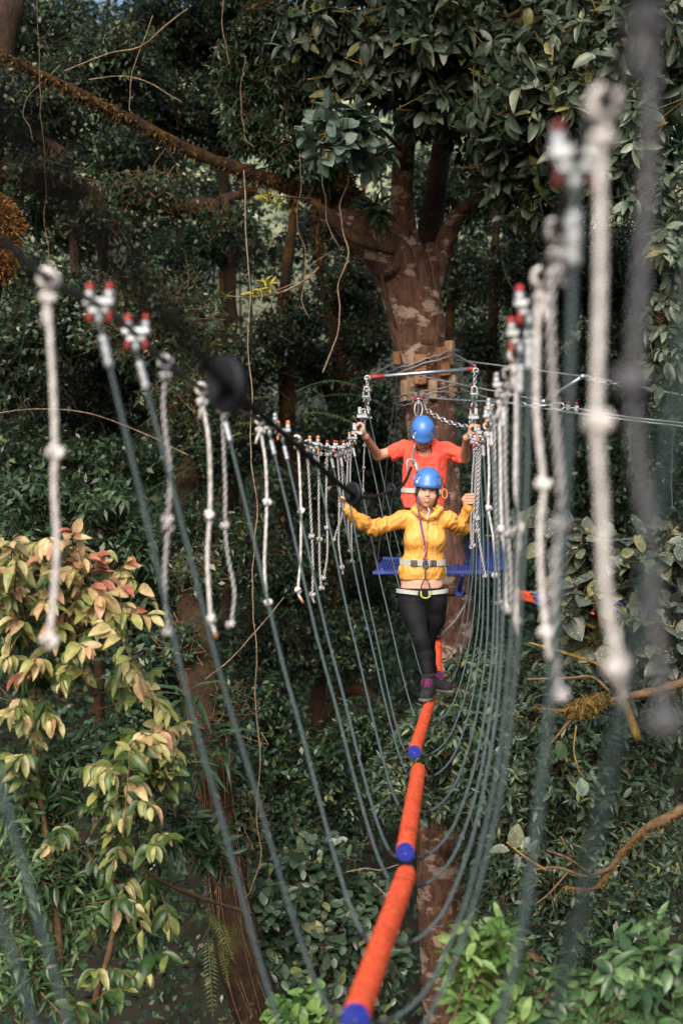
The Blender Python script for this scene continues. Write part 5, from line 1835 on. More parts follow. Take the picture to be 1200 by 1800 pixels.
shrub('bright_seedling', 'small bright green plant at the bottom edge left of the orange log', 'plant',
      [(500, 1790, 7.2, 45, 40, .2), (545, 1760, 7.4, 40, 35, .2), (575, 1795, 7.2, 30, 30, .2)], 34, 7, .08, 'oval', 'leaf_bright', twig=.14, up=.6, droop=.2, shell=.2)
shrub('bright_sapling', 'bright light green leafy sapling at the lower right, right of the lower trunk', 'plant',
      [(815, 1660, 6.4, 42, 40, .2), (880, 1640, 6.4, 30, 45, .2), (830, 1720, 6.3, 50, 45, .25), (870, 1770, 6.3, 60, 45, .25)], 64, 8, .092, 'big', 'leaf_bright', [[(860, 1900, 6.5, 5), (850, 1760, 6.4, 4), (870, 1640, 6.4, 3)]],
      twig=.2, up=.6, droop=.2, shell=.2)
shrub('broad_leaved_shrub', 'broad-leaved mid green shrub along the bottom right corner', 'shrub',
      [(960, 1730, 6.6, 55, 60, .25), (1030, 1760, 6.5, 75, 50, .3), (1110, 1720, 6.5, 60, 60, .3), (1170, 1690, 6.5, 50, 80, .3), (960, 1800, 6.5, 90, 40, .3), (1130, 1800, 6.4, 100, 50, .3)], 170, 8, .105, 'big', 'leaf_mid',
      [[(1060, 1900, 6.6, 5), (1060, 1790, 6.6, 4), (1100, 1690, 6.5, 3)]], twig=.2, up=.5, droop=.3, shell=.2)
shrub('lichened_shrub', 'shrub with large lichen-spotted grey leaves and mossy twigs in front of the orange beam', 'shrub',
      [(935, 930, 11.2, 40, 40, .25), (985, 950, 11.2, 60, 50, .35), (1050, 990, 11, 70, 60, .4), (1010, 1050, 11, 70, 50, .35), (1120, 990, 10.9, 60, 60, .4), (1170, 960, 10.8, 50, 60, .4), (1150, 1070, 10.8, 70, 60, .4), (1060, 1110, 11.2, 70, 40, .4), (1165, 1150, 10.8, 50, 60, .4)],
      190, 6, .155, 'oval', 'leaf_lichen', [[(1120, 1300, 11.2, 9), (1080, 1180, 11.1, 7), (1050, 1080, 11, 5), (1040, 980, 11, 3)], [(1085, 1190, 11.1, 6), (1030, 1100, 11.1, 4), (985, 1010, 11.2, 3), (975, 930, 11.2, 2)], [(1085, 1180, 11.1, 6), (1130, 1080, 10.9, 4), (1155, 980, 10.8, 2)],
       [(1060, 1110, 11, 4), (980, 1075, 11, 3), (935, 1050, 11, 2)], [(1090, 1180, 11, 4), (1000, 1150, 11, 3), (930, 1130, 11, 2)]], 'mossy_twig', twig=.26, up=.4, droop=.3, shell=.3, twigmat='mossy_twig', twr=.0055)
shrub('hanging_branch', 'leafy branch with blue-grey leaves hanging along the upper right edge', 'branch',
      [(1185, 330, 10.6, 40, 50, .3), (1180, 440, 10.6, 50, 60, .35), (1185, 560, 10.6, 45, 60, .35), (1170, 640, 10.6, 45, 45, .3), (1115, 345, 10.8, 35, 20, .2)],
      100, 6, .135, 'big', 'leaf_bluegrey', [[(1260, 250, 10.6, 8), (1215, 400, 10.6, 6), (1190, 540, 10.6, 4), (1165, 660, 10.6, 2)]], twig=.28, up=.0, droop=.5, shell=.3, whorl=True)
shrub('long_leaved_epiphyte', 'green tuft of pointed leaves on the trunk in the fork of the big tree', 'plant',
      [(658, 375, 13.4, 26, 30, .15)], 6, 8, .2, 'lance', 'leaf_green', twig=.15, up=.5, droop=.1, shell=.2)
t = empty('single_leaf_sprig', P(660, 280, 12.6), 'single large oval green leaf hanging before the trunk\'s fork', 'leaf')
leaf_mesh('blade', np.array([P(668, 284, 12.6)]), np.array([[-.25, .0, -1.]]), np.array([[-.2, -1, .2]]), np.array([.21]), TPL['oval'], np.array([.55]), M['leaf_green'], t)
MB().tube(catmull([P(690, 262, 12.8), P(676, 268, 12.65), P(668, 285, 12.6)], 6), .004, 6).build('stalk', M['mossy_twig'], t)
for nm, lab, bl, st in (('yellow_sprig', 'thin twig of yellow-green leaves hanging in front of the dark forest at upper left', [(395, 515, 12.2, 10, 8, .08), (430, 524, 12.2, 8, 6, .06), (455, 512, 12.2, 18, 10, .08), (470, 500, 12.2, 12, 10, .08)],
                           [(560, 470, 12.6, 2), (540, 490, 12.5, 2.2), (500, 512, 12.3, 2), (450, 522, 12.2, 1.6), (395, 520, 12.2, 1)]),
                          ('yellow_sprig', 'small twig of yellowish leaves below the long mossy limb', [(462, 345, 12.6, 16, 8, .08), (485, 352, 12.6, 10, 10, .08)], [(545, 352, 13.2, 2), (510, 346, 12.8, 1.6), (460, 345, 12.6, 1)])):
    shrub(nm, lab, 'twig', bl, 12 if len(bl) > 2 else 6, 5, .085, 'lance', 'leaf_yellow', [st], 'pale_vine', 'sprigs of yellow young leaves', twig=.06, up=.5, droop=.0, shell=.1, branches=False)

shrub('limb_epiphytes', 'dark tufts of narrow leaves and roots clothing the thick limb at top centre', 'plant',
      [(520, 160, 13.6, 60, 70, .4), (470, 60, 13.7, 70, 70, .4), (420, 140, 13.8, 60, 90, .4), (500, 270, 13.5, 50, 50, .35), (560, 300, 13.4, 45, 40, .3), (440, 230, 13.6, 50, 50, .3)],
      900, 8, .085, 'small_lance', 'leaf_dark', twig=.25, up=.1, droop=.6, shell=.2, branches=True)
# ---- ferns and pinnate leaves
frond_plant('pinnate_shrub', 'dark pinnate-leaved plant in the middle distance, left of the twisted ropes', 'plant',
            [(480, 700, 15.5, (-1, -.2, .1), 1.15, .45), (470, 740, 15.5, (-1, -.3, .0), 1.0, .4), (520, 730, 15.6, (1, -.3, .25), .9, .5), (520, 690, 15.6, (.8, -.2, .5), .9, .5), (455, 760, 15.4, (-1, -.1, -.25), .9, .3), (560, 700, 15.8, (.9, -.2, .3), .9, .5), (600, 680, 16, (.7, -.3, .5), .8, .6),
             (380, 790, 15.2, (-1, -.2, .3), .8, .6), (400, 810, 15.3, (-1, -.3, -.1), .9, .3), (440, 830, 15.3, (.4, -.5, .3), .8, .5)], 'leaf_green')
frond_plant('low_fern', 'yellow-green fern on the mossy leaning trunk at the lower left', 'fern',
            [(345, 1590, 9.3, (-.4, -.3, .25), .35, .6), (355, 1600, 9.3, (.3, -.4, .1), .4, .8), (365, 1640, 9.3, (.1, -.4, -.6), .4, .4), (350, 1610, 9.3, (-.5, -.4, -.1), .35, .7), (385, 1630, 9.3, (.2, -.3, -.8), .3, .3)], 'leaf_fern', 'frondleaf')
t = empty('strap_leaved_epiphyte', P(345, 1230, 10.6), 'clump of long drooping dark leaves on the mossy leaning trunk', 'plant')
n = 70
u = usphere(n); u[:, 1] = -np.abs(u[:, 1]); u[:, 2] = u[:, 2] * .5 + .3
c = np.array([P(*q) for q in ((330, 1225, 10.7), (350, 1290, 10.7), (340, 1340, 10.6), (390, 1310, 10.8))])[rng.integers(0, 4, n)] + rng.normal(size=(n, 3)) * .05
leaf_mesh('leaves', c, u + np.array([0, 0, .1]), usphere(n) * .3 + np.array([0, -.2, 1.]), rng.uniform(.18, .34, n), template('m', .16, .2, .7), rng.uniform(0, 1, n), M['leaf_green'], t)

# ---- other trunks
LT = [(500, 1960, 10.8, 50), (452, 1790, 10.9, 42), (415, 1640, 11, 36), (392, 1480, 11.1, 34), (372, 1330, 11.2, 33), (352, 1200, 11.6, 32), (340, 1090, 12.6, 28), (332, 950, 14.4, 24), (330, 840, 15.8, 20), (330, 700, 18, 16)]
t = empty('leaning_tree', P(500, 1960, 10.8), 'mossy leaning trunk at the lower left, hung with roots and epiphytes', 'tree')
limb('trunk', LT, 'brown_mossy_bark', t, 22, .22, 5)
moss(t, LT, 7000, .05, 'moss_brown')
m = MB()
for k in range(9):
    s = rng.uniform(-1.2, 1.2)
    pts = [(a + (w * .95) * math.sin(s + rng.uniform(-.7, .7)), b, c - w / F * c * math.cos(s) * 1.02) for i, (a, b, c, w) in enumerate(LT[k % 3: 7])]
    m.tube(resample(catmull(PL(pts), 6), .05), rng.uniform(.003, .006), 5, rnoise=.3, nscale=12)
m.build('roots', M['twig_bark'], t)
crown(t, [(270, 560, 13.6, 150, 120, .8), (330, 700, 13.4, 90, 70, .5), (345, 1010, 12.8, 50, 60, .3), (395, 1250, 11.3, 30, 60, .2), (420, 1440, 11.1, 35, 70, .2), (320, 1130, 11.6, 40, 50, .3)], 900, 7, .06, 'small', 'leaf_dark', .3, .1, .3, .3)


def bgtree(lab, trunk, blobs, n, size, mat='leaf_forest', bark='grey_bark', lpt=7, tpl='mid', extra=(), mossn=0, **kw):
    t = empty('tree', P(*trunk[0][:3]), lab, 'tree', 'trees in the forest behind the bridge')
    limb('trunk', trunk, bark, t, 10, .25, 4, .12)
    for e in extra: limb('branch', e, bark, t, 8, .25, 5, .1)
    if mossn: moss(t, trunk, mossn, .09, 'moss_brown')
    crown(t, blobs, int(n * 3.4), lpt, size * .60, 'small', mat, **{**dict(twigmat='dark_twig', twig=.42, up=.1, droop=.3, shell=.3, twr=.006), **kw})
    return t


BIGL = [(-20, 290, 15.5, 13), (60, 322, 15.6, 12), (130, 330, 15.6, 14), (220, 352, 15.7, 12), (330, 366, 15.8, 14), (400, 350, 15.9, 10), (450, 330, 16, 6)]
t = bgtree('tree behind the left ropes with a thick mossy horizontal limb in the upper left', [(-60, 1100, 15.5, 40), (-50, 700, 15.5, 36), (-30, 420, 15.5, 32), (-10, 180, 15.6, 26), (20, 0, 15.6, 22)],
           [(60, 190, 15.5, 130, 90, 1), (200, 120, 15.8, 120, 90, 1), (130, 560, 16, 140, 100, .9), (30, 640, 15.6, 90, 130, .9)], 620, .11, extra=[BIGL, [(0, 200, 15.5, 14), (60, 235, 15.3, 10), (130, 280, 15.2, 7)]])
moss(t, BIGL, 6500, .05, 'moss_brown')
crown(t, [(80, 300, 15.1, 90, 35, .4), (250, 330, 15.2, 110, 40, .4), (390, 385, 15.4, 70, 40, .4), (170, 390, 15.3, 90, 30, .4)], 420, 7, .065, 'small', 'leaf_forest', .35, .0, .5, .2, name='hanging_leaves', branches=True)
bgtree('tree with fine dark foliage behind the two red-capped clamps on the left', [(215, 1300, 17.5, 12), (200, 900, 17.5, 11), (190, 600, 17.5, 9), (170, 350, 17.4, 7)],
       [(190, 560, 17.5, 130, 100, 1.2), (240, 680, 17.3, 150, 90, 1.1), (110, 760, 17.2, 130, 90, 1.1), (300, 480, 17.6, 90, 70, .9)], 760, .10, extra=[[(195, 800, 17.5, 6), (290, 700, 17.2, 4), (380, 640, 17, 2)], [(195, 760, 17.5, 6), (110, 660, 17.2, 4), (30, 600, 17, 2)]])
bgtree('tree with open blue-green foliage at the top left corner', [(140, 700, 22, 10), (130, 400, 22, 9), (110, 150, 22, 8), (90, -50, 22, 6)],
       [(80, 60, 22, 140, 90, 1.5), (60, 330, 22, 90, 100, 1.2), (230, 270, 21, 120, 70, 1.2), (40, 480, 21, 60, 60, 1)], 480, .15, shell=.5)
bgtree('tree with loose foliage above the long mossy limb, top centre left', [(410, 900, 18.5, 12), (405, 500, 18.5, 11), (390, 250, 18.5, 10), (400, -40, 18.5, 9)],
       [(320, 60, 18.5, 120, 80, 1.2), (400, 200, 18.3, 120, 70, 1.1), (290, 190, 18.4, 90, 70, 1), (430, 30, 18.2, 100, 90, 1.2), (350, 430, 18.6, 100, 40, .8)], 760, .12)
bgtree('mossy-trunked tree just left of the big trunk, with hanging brown moss', [(505, 1250, 17, 12), (500, 900, 17, 13), (503, 700, 17, 13), (500, 520, 17, 11), (515, 380, 17, 7), (520, 250, 17, 4)],
       [(480, 600, 16.8, 70, 60, .8), (430, 640, 16.5, 80, 50, .8), (530, 560, 17.2, 50, 60, .6)], 230, .10, bark='dark_mossy_bark', mossn=2500)
bgtree('twisted mossy tree seen between the bar and the left ropes', [(590, 1150, 18.5, 16), (595, 850, 18.5, 16), (600, 680, 18.5, 15), (585, 560, 18.5, 12), (560, 440, 18.5, 8), (550, 300, 18.5, 4)],
       [(610, 500, 18.5, 70, 60, .8), (545, 640, 18.3, 60, 50, .7), (640, 600, 18.6, 50, 50, .7)], 230, .10, bark='dark_mossy_bark', extra=[[(597, 740, 18.5, 9), (560, 650, 18.4, 7), (530, 580, 18.3, 5)], [(598, 700, 18.5, 8), (640, 610, 18.5, 6), (650, 540, 18.5, 4)]], mossn=2500)
bgtree('thin straight tree right behind the big trunk, left of the right-hand ropes', [(875, 1050, 18, 10), (868, 800, 18, 9.5), (866, 560, 18, 9), (872, 380, 18, 8), (880, 200, 18, 7)],
       [(900, 480, 18, 60, 70, .9), (840, 600, 18, 40, 60, .7), (930, 400, 18.2, 60, 60, .9)], 240, .11, bark='brown_mossy_bark')
bgtree('crooked thin tree behind the right-hand ropes, close to the guy cables', [(955, 1100, 19, 9), (940, 800, 19, 8.5), (915, 600, 19, 8), (920, 450, 19, 7), (935, 300, 19, 6)],
       [(960, 560, 19, 60, 60, .9), (1000, 480, 18.5, 60, 90, .9), (900, 680, 19, 50, 60, .8)], 260, .11, bark='brown_mossy_bark', extra=[[(915, 600, 19, 5), (890, 500, 19, 4), (855, 440, 19, 3)]])
bgtree('dark full-crowned tree filling the right side behind the guy cables', [(1090, 1400, 17, 22), (1085, 1000, 17, 20), (1080, 700, 17, 18), (1070, 400, 17, 14)],
       [(1060, 480, 16.5, 110, 90, 1.1), (1120, 620, 16.3, 110, 100, 1.1), (1030, 680, 16.6, 90, 90, 1), (1100, 820, 16.3, 130, 110, 1.1), (1000, 850, 16.6, 80, 100, 1), (1160, 420, 16.2, 60, 100, .9)], 1250, .12, 'leaf_dark', 'dark_mossy_bark')
bgtree('dark tree low behind the blue platform, left of the front climber', [(560, 1700, 16.5, 14), (552, 1300, 16.5, 13), (575, 1150, 16.5, 12), (600, 1000, 16.5, 9)],
       [(520, 1000, 16.3, 90, 80, .9), (620, 940, 16.6, 70, 60, .8), (480, 1140, 16, 80, 90, .9), (600, 1120, 16.4, 90, 80, .9), (540, 860, 16.6, 80, 50, .8)], 560, .11, 'leaf_dark', 'dark_mossy_bark', extra=[[(552, 1280, 16.5, 12), (620, 1210, 16.3, 10), (680, 1260, 16.2, 8), (700, 1340, 16.2, 7)]])
bgtree('slender dark tree behind the twisted ropes left of the front climber', [(655, 1500, 18.5, 9), (650, 1150, 18.5, 8.5), (662, 900, 18.5, 8), (668, 720, 18.5, 7)],
       [(660, 820, 18.5, 50, 60, .7), (690, 950, 18.8, 60, 70, .7), (640, 1060, 18.5, 60, 70, .8)], 240, .11, 'leaf_forest', 'grey_bark')

bgtree('dense leafy tree seen through the fork of the big trunk', [(780, 1000, 21, 10), (790, 600, 21, 9), (800, 300, 21, 6)],
       [(760, 330, 21, 90, 80, 1.2), (860, 330, 21, 80, 90, 1.2), (650, 420, 21, 80, 60, 1.2), (560, 400, 21.5, 80, 50, 1.2), (820, 480, 21, 80, 80, 1.2), (640, 560, 21, 80, 80, 1.2)], 520, .13, bark='dark_mossy_bark')
bgtree('tall leafy tree behind the long pale vine, between the limb and the left ropes', [(400, 1100, 23, 9), (395, 700, 23, 8), (390, 380, 23, 6), (385, 150, 23, 4)],
       [(380, 330, 23, 110, 80, 1.4), (250, 400, 23, 110, 70, 1.4), (130, 420, 23, 90, 60, 1.3), (450, 440, 23, 80, 60, 1.2), (430, 120, 23, 120, 90, 1.4), (250, 80, 23, 120, 90, 1.4)], 330, .14, bark='dark_mossy_bark')
# ---- understorey shrubs of the middle distance
for lab, bl, n, sz, tp, mt in (
        ('low dark shrub with large leaves at the left, above the yellow-leaved shrub', [(60, 860, 12.6, 110, 45, .5), (170, 880, 12.8, 90, 50, .5), (40, 930, 12.4, 80, 40, .4), (230, 960, 12.8, 60, 60, .4)], 190, .15, 'lance', 'leaf_green'),
        ('fine-leaved shrub behind the white rope next to the black disc', [(330, 930, 14, 100, 90, .7), (420, 960, 14.2, 80, 90, .7), (280, 1040, 13.6, 80, 80, .6)], 420, .09, 'lance', 'leaf_dark'),
        ('dark shrub in the shade between the leaning trunk and the long teal cords', [(470, 1260, 14.5, 80, 90, .7), (540, 1350, 14.2, 90, 90, .7), (440, 1400, 13.8, 60, 90, .6), (500, 1450, 13.6, 70, 60, .5)], 420, .11, 'mid', 'leaf_dark'),
        ('shrub in deep shade below the front climber, left of the logs', [(640, 1290, 14.6, 70, 80, .6), (620, 1420, 14.2, 80, 60, .6)], 300, .10, 'lance', 'leaf_dark'),
        ('shrub in the shade behind the pale knots at the left edge bottom', [(260, 1180, 12.2, 70, 90, .5), (220, 1300, 12, 80, 80, .5)], 230, .11, 'mid', 'leaf_dark'),
        ('shrub beneath the bright sapling at the lower right of the trunk', [(900, 1640, 9.5, 60, 60, .4), (980, 1660, 9.5, 80, 50, .4), (1110, 1610, 9.8, 80, 60, .4)], 170, .12, 'lance', 'leaf_dark'),
        ('shrub on the slope behind the first white rope on the left', [(60, 800, 15.5, 120, 70, .8), (180, 820, 15.8, 100, 70, .8)], 330, .10, 'mid', 'leaf_forest'),
        ('shrub on the slope behind the third white rope, at hand height', [(330, 800, 16.5, 110, 80, .8), (420, 760, 16.8, 90, 80, .8)], 360, .10, 'mid', 'leaf_forest'),
        ('shrub on the slope just left of the black straps', [(560, 780, 17.5, 90, 70, .8), (640, 720, 18, 70, 70, .8)], 330, .10, 'mid', 'leaf_forest'),
        ('shrub behind the left edge below the dark low shrub', [(120, 1000, 13.4, 90, 70, .6), (240, 1080, 13.4, 70, 90, .6)], 260, .11, 'mid', 'leaf_dark'),
        ('shrub behind the blue platform, right of the big trunk', [(850, 880, 17, 50, 80, .7), (880, 1010, 16.5, 60, 80, .7), (960, 1000, 16, 70, 70, .7)], 300, .11, 'mid', 'leaf_dark')):
    shrub('understorey_shrub', lab, 'shrub', bl, int(n * 2), 7, sz * .7, {'mid': 'small', 'lance': 'small_lance'}.get(tp, tp), mt, (), 'dark_twig', twigmat='dark_twig', group='shrubs under the forest trees', twig=.3, up=.3, droop=.3, shell=.25)

# orange tuft at the left edge
t = empty('mossy_stump', P(0, 480, 11.5), 'orange-brown mossy clump at the left edge beside the hand cable', 'moss clump')
limb('core', [(-30, 520, 11.6, 30), (-10, 440, 11.6, 34), (-14, 380, 11.6, 26), (-40, 330, 11.6, 16)], 'dark_mossy_bark', t, 12, .3, 5)
n = 5200
cc = np.array([P(*q) for q in ((0, 440, 11.5), (8, 400, 11.5), (-10, 470, 11.5), (-5, 375, 11.5))])[rng.integers(0, 4, n)]
u = usphere(n)
leaf_mesh('moss', cc + u * np.array([.16, .14, .14]) * rng.uniform(.5, 1.1, n)[:, None], u + np.array([0, 0, -.5]), usphere(n), rng.uniform(.02, .055, n), template('s', .3), rng.uniform(0, 1, n), M['moss_orange'], t)

# ---- bare mossy branches at the right
for lab, mn, brs in (('bare mossy branch reaching in from the right edge above the bottom corner', 2600,
                      [[(1240, 1400, 8.8, 10), (1180, 1432, 8.8, 9), (1120, 1470, 8.9, 7.5), (1085, 1510, 9, 6), (1060, 1545, 9, 4.5), (1040, 1563, 9, 3.5), (990, 1560, 9, 2.5)], [(1075, 1525, 9, 4), (1030, 1540, 8.9, 3.5), (980, 1525, 8.9, 3), (940, 1528, 8.9, 2)],
                       [(1040, 1540, 8.9, 2.5), (1000, 1510, 8.8, 2), (960, 1495, 8.8, 1.5)], [(1000, 1530, 8.9, 2), (965, 1570, 8.8, 1.6), (940, 1590, 8.8, 1.2)], [(1010, 1535, 8.9, 2), (1000, 1500, 8.8, 1.5), (985, 1470, 8.8, 1)]]),
                     ('bare twig with a golden moss tuft in front of the dark bush on the right', 2200,
                      [[(1250, 1180, 10, 9), (1170, 1210, 10, 8), (1100, 1225, 10, 6), (1040, 1238, 10, 4.5), (990, 1250, 10, 3.5), (938, 1243, 10, 2)], [(1070, 1215, 10, 4), (1040, 1190, 10, 3), (1000, 1192, 10, 2.5), (925, 1194, 10, 1.8)],
                       [(1020, 1245, 10, 3), (990, 1280, 10, 2.5), (965, 1310, 10, 1.5)], [(1090, 1220, 10, 3), (1060, 1175, 10, 2.5), (1030, 1160, 10, 2)]])):
    t = empty('mossy_branch', P(*brs[0][0][:3]), lab, 'branch', 'bare mossy branches on the right')
    for q in brs: limb('branch', q, 'twig_bark', t, 8, .35, 14, .03)
    moss(t, brs[0], mn, .022, 'moss_gold', hang=.7)
    if 'tuft' in lab: moss(t, [(1060, 1225, 10, 12), (1030, 1238, 10, 16), (1000, 1248, 10, 8)], 2600, .045, 'moss_gold', hang=1.1)
t = empty('pale_sprig', P(905, 1490, 9), 'sprig of pale grey worn leaves at the tip of the bare branch', 'sprig')
leaf_mesh('leaves', PL([(905, 1492, 8.9), (915, 1492, 8.9), (895, 1496, 8.9), (930, 1500, 8.9), (905, 1500, 8.9)]), np.array([[.05, 0, 1.], [.5, -.1, .8], [-1., .1, .1], [.5, 0, .9], [.1, -.4, -.8]]), np.array([[.2, -1, 0], [-.4, -1, .2], [0, -.5, .8], [-.6, -.7, .2], [.4, -1, 0.]]), np.array([.15, .09, .13, .10, .11]), TPL['oval'], np.array([.8, .5, .7, .2, .4]), M['leaf_lichen'], t)
limb('stem', [(960, 1530, 8.9, 2.5), (920, 1505, 8.9, 2.2), (890, 1480, 8.9, 1.6)], 'mossy_twig', t, 7, .2, 12, .03)
t = empty('pale_leaf_sprig', P(1012, 1280, 9.8), 'thin stalk with one hanging pale bud and a large dark leaf under the golden moss', 'sprig')
limb('stalk', [(1012, 1275, 9.8, 1.6), (1008, 1320, 9.8, 1.5), (1018, 1360, 9.8, 1.4)], 'mossy_twig', t, 6, .1, 12, .02)
leaf_mesh('bud', np.array([P(1020, 1368, 9.8), P(1018, 1366, 9.8)]), np.array([[.15, 0, -1.], [.3, 0, -1.]]), np.array([[0, -1, 0.], [.8, -1, 0.]]), np.array([.13, .12]), TPL['oval'], np.array([.95, .8]), M['leaf_rosette'], t)
leaf_mesh('leaf', np.array([P(978, 1302, 9.8)]), np.array([[.35, 0, -1.]]), np.array([[.2, -1, .1]]), np.array([.15]), TPL['oval'], np.array([.8]), M['leaf_green'], t)

# ---- lianas
VINES = [
    ('long thin pale vine hanging from the limb right down past the left white ropes', [(428, 300, 10.5), (432, 420, 10.4), (440, 520, 10.4), (434, 600, 10.4), (442, 700, 10.4), (440, 780, 10.4), (452, 880, 10.3), (446, 980, 10.3), (443, 1060, 10.3), (452, 1150, 10.3), (447, 1230, 10.3), (457, 1330, 10.3), (452, 1430, 10.3), (458, 1500, 10.3), (445, 1560, 10.3), (430, 1580, 10.3)], .006),
    ('curving pale vine hanging from the blue-grey leaves down to the left of the bar', [(613, 285, 12.6), (611, 320, 12.6), (599, 370, 12.5), (602, 410, 12.5), (612, 450, 12.5), (598, 500, 12.5), (600, 560, 12.5), (582, 615, 12.5), (566, 655, 12.5)], .0085),
    ('thin vine left of the curving pale vine', [(566, 280, 12.9), (571, 340, 12.8), (573, 385, 12.8), (590, 420, 12.8), (601, 442, 12.8)], .006),
    ('thin dangling root with a forked end below the long limb', [(528, 270, 13), (527, 330, 13), (520, 370, 13), (524, 410, 13), (536, 440, 13), (533, 500, 13), (530, 530, 13), (543, 560, 13)], .005),
    ('pale twig rising to the right from the yellow-green sprig', [(470, 515, 12.2), (520, 495, 12.3), (548, 465, 12.5), (585, 440, 12.8)], .005),
    ('thin reddish vine hanging near the left edge in front of the foliage', [(62, -40, 11), (70, 120, 11), (77, 280, 11), (82, 400, 11), (86, 470, 11)], .004),
    ('white dead twig arching across the dark forest at upper left', [(115, 125, 14), (190, 95, 14), (245, 82, 14), (300, 40, 14), (330, 15, 14)], .009),
    ('pale dead twig forking down in the upper left', [(268, 28, 13.5), (250, 75, 13.5), (232, 130, 13.5), (230, 190, 13.5), (236, 200, 13.5), (225, 215, 13.5)], .006),
    ('short pale twig near the top left, bending down to the left', [(108, 115, 14), (75, 145, 14), (48, 170, 14), (38, 200, 14), (55, 225, 14), (60, 250, 14)], .006),
    ('pale twig lying level in the upper left', [(155, 140, 14.5), (220, 134, 14.5), (270, 150, 14.5), (320, 180, 14.5)], .008),
    ('brown vine looping from the leaning trunk up to the right', [(360, 1195, 10.9), (400, 1165, 10.9), (440, 1120, 10.9), (475, 1080, 10.9), (500, 1050, 10.9)], .006),
    ('bare twig under the nearest log\'s far end, pointing left', [(700, 1520, 9), (670, 1530, 9), (640, 1527, 9), (605, 1532, 9)], .005),
    ('bare twig under the nearest log, lower one', [(678, 1578, 9), (668, 1565, 9), (655, 1553, 9)], .0055),
    ('pale root dangling off the leaning trunk beside the fern', [(362, 1540, 9.6), (364, 1580, 9.6), (372, 1610, 9.6), (360, 1650, 9.6), (352, 1670, 9.6)], .005),
    ('thin brown vine crossing the left foliage behind the white ropes', [(0, 725, 13), (60, 718, 13), (130, 722, 13), (200, 740, 13), (270, 770, 13), (330, 800, 13)], .007),
    ('bundle root hanging at top centre left of the dark limb', [(395, -20, 13.5), (388, 40, 13.5), (398, 80, 13.5), (408, 120, 13.5)], .007),
    ('brown vine hanging at the top centre beside the dark limb', [(430, 100, 13.3), (425, 180, 13.3), (432, 240, 13.3), (450, 260, 13.3)], .007),
    ('thin crooked vine behind the right-hand ropes above the turnbuckle', [(878, 430, 14), (885, 480, 14), (900, 510, 14), (918, 525, 14)], .006),
]
for lab, pts, r in VINES:
    p3 = PL(pts)
    p = resample(catmull(p3, 7), .03)
    p = p + np.stack([fbm(p * 4, 2), fbm(p * 4 + 9, 2) * .3, fbm(p * 4 + 5, 2) * .3], 1) * .018
    r *= .8
    m = MB().tube(p, r * (1 + .3 * vnoise(p * 9)), 7)
    for k in range(4, len(p) - 2, 9):     # nodes and short side twigs
        d = nrm(rng.normal(size=3) * np.array([1, .6, .6]))
        m.tube([p[k], p[k] + d * r * 3.2], [r * .7, r * .35], 5)
    o = m.build('vine', M['pale_vine' if r >= .0039 else 'twig_bark'], None, p3[0])
    tag(o, lab, 'vine', 'hanging vines and bare twigs')

# ---- far wood beyond the gully, one mass
n = 190000
X = rng.uniform(-13, 13, n); Y = rng.uniform(22, 40, n)
pxp = X / Y * F + CX
Zg = rng.uniform(-8, 20, n)
dens = .55 + .9 * fbm(np.stack([X * .22, Y * .1, Zg * .22], 1), 3)
high = np.clip((Zg + 2) / 12, 0, 1)
keep = rng.uniform(0, 1, n) < np.clip(dens + .9 * (1 - high), .08, 1) * np.where(X < -4.5, 1 - .12 * high, 1)
pos = np.stack([X, Y, Zg + EZ - 6], 1)[keep]
t = empty('far_wood', (0, 30, EZ - 8), None, None, None, 'stuff')
tag(t, 'far-off wood across the gully seen through the gaps', 'far wood')
k = len(pos)
leaf_mesh('leaf_masses', pos, usphere(k) + np.array([0, 0, -.3]), usphere(k) + np.array([0, -.4, .6]), rng.uniform(.11, .24, k), TPL['small'], np.clip(rng.normal(size=k) * .2 + .5, 0, 1), M['leaf_forest'], t)
TRK = []
A = np.stack([rng.uniform(-12, 12, 46), rng.uniform(22, 38, 46), np.full(46, EZ - 10)], 1)
B = A + np.stack([rng.normal(size=46) * .9, rng.normal(size=46) * .5, rng.uniform(13, 22, 46)], 1)
stick_mesh('stems', A, B, rng.uniform(.05, .13, 46), .02, M['dark_mossy_bark'], t, 7)

# undergrowth on the slope
n = 70000
X = rng.uniform(-11, 11, n); Y = rng.uniform(8, 38, n)


def ground_z(x, y):
    g = 5.2 + .30 * np.maximum(0, y - 17) - .18 * np.maximum(0, y - 62) + .05 * np.abs(x) * np.clip((y - 4) / 10, 0, 1)
    g = g + .45 * vnoise(np.stack([x * .22, y * .22, x * 0], -1)) + .08 * vnoise(np.stack([x * 1.1, y * 1.1, x * 0 + 4], -1))
    return g


t = empty('undergrowth', (0, 16, 5), None, None, None, 'stuff')
tag(t, 'dark undergrowth covering the forest floor', 'undergrowth')
pos = np.stack([X, Y, ground_z(X, Y) + np.abs(rng.normal(size=n)) * (.5 + .045 * Y)], 1)
leaf_mesh('leaf_cover', pos, usphere(n) + np.array([0, -.2, .3]), usphere(n) * .7 + np.array([0, -.3, 1]), rng.uniform(.6, 1.3, n) * (.015 + .0062 * Y), TPL['small'], rng.uniform(0, 1, n), M['leaf_dark'], t)

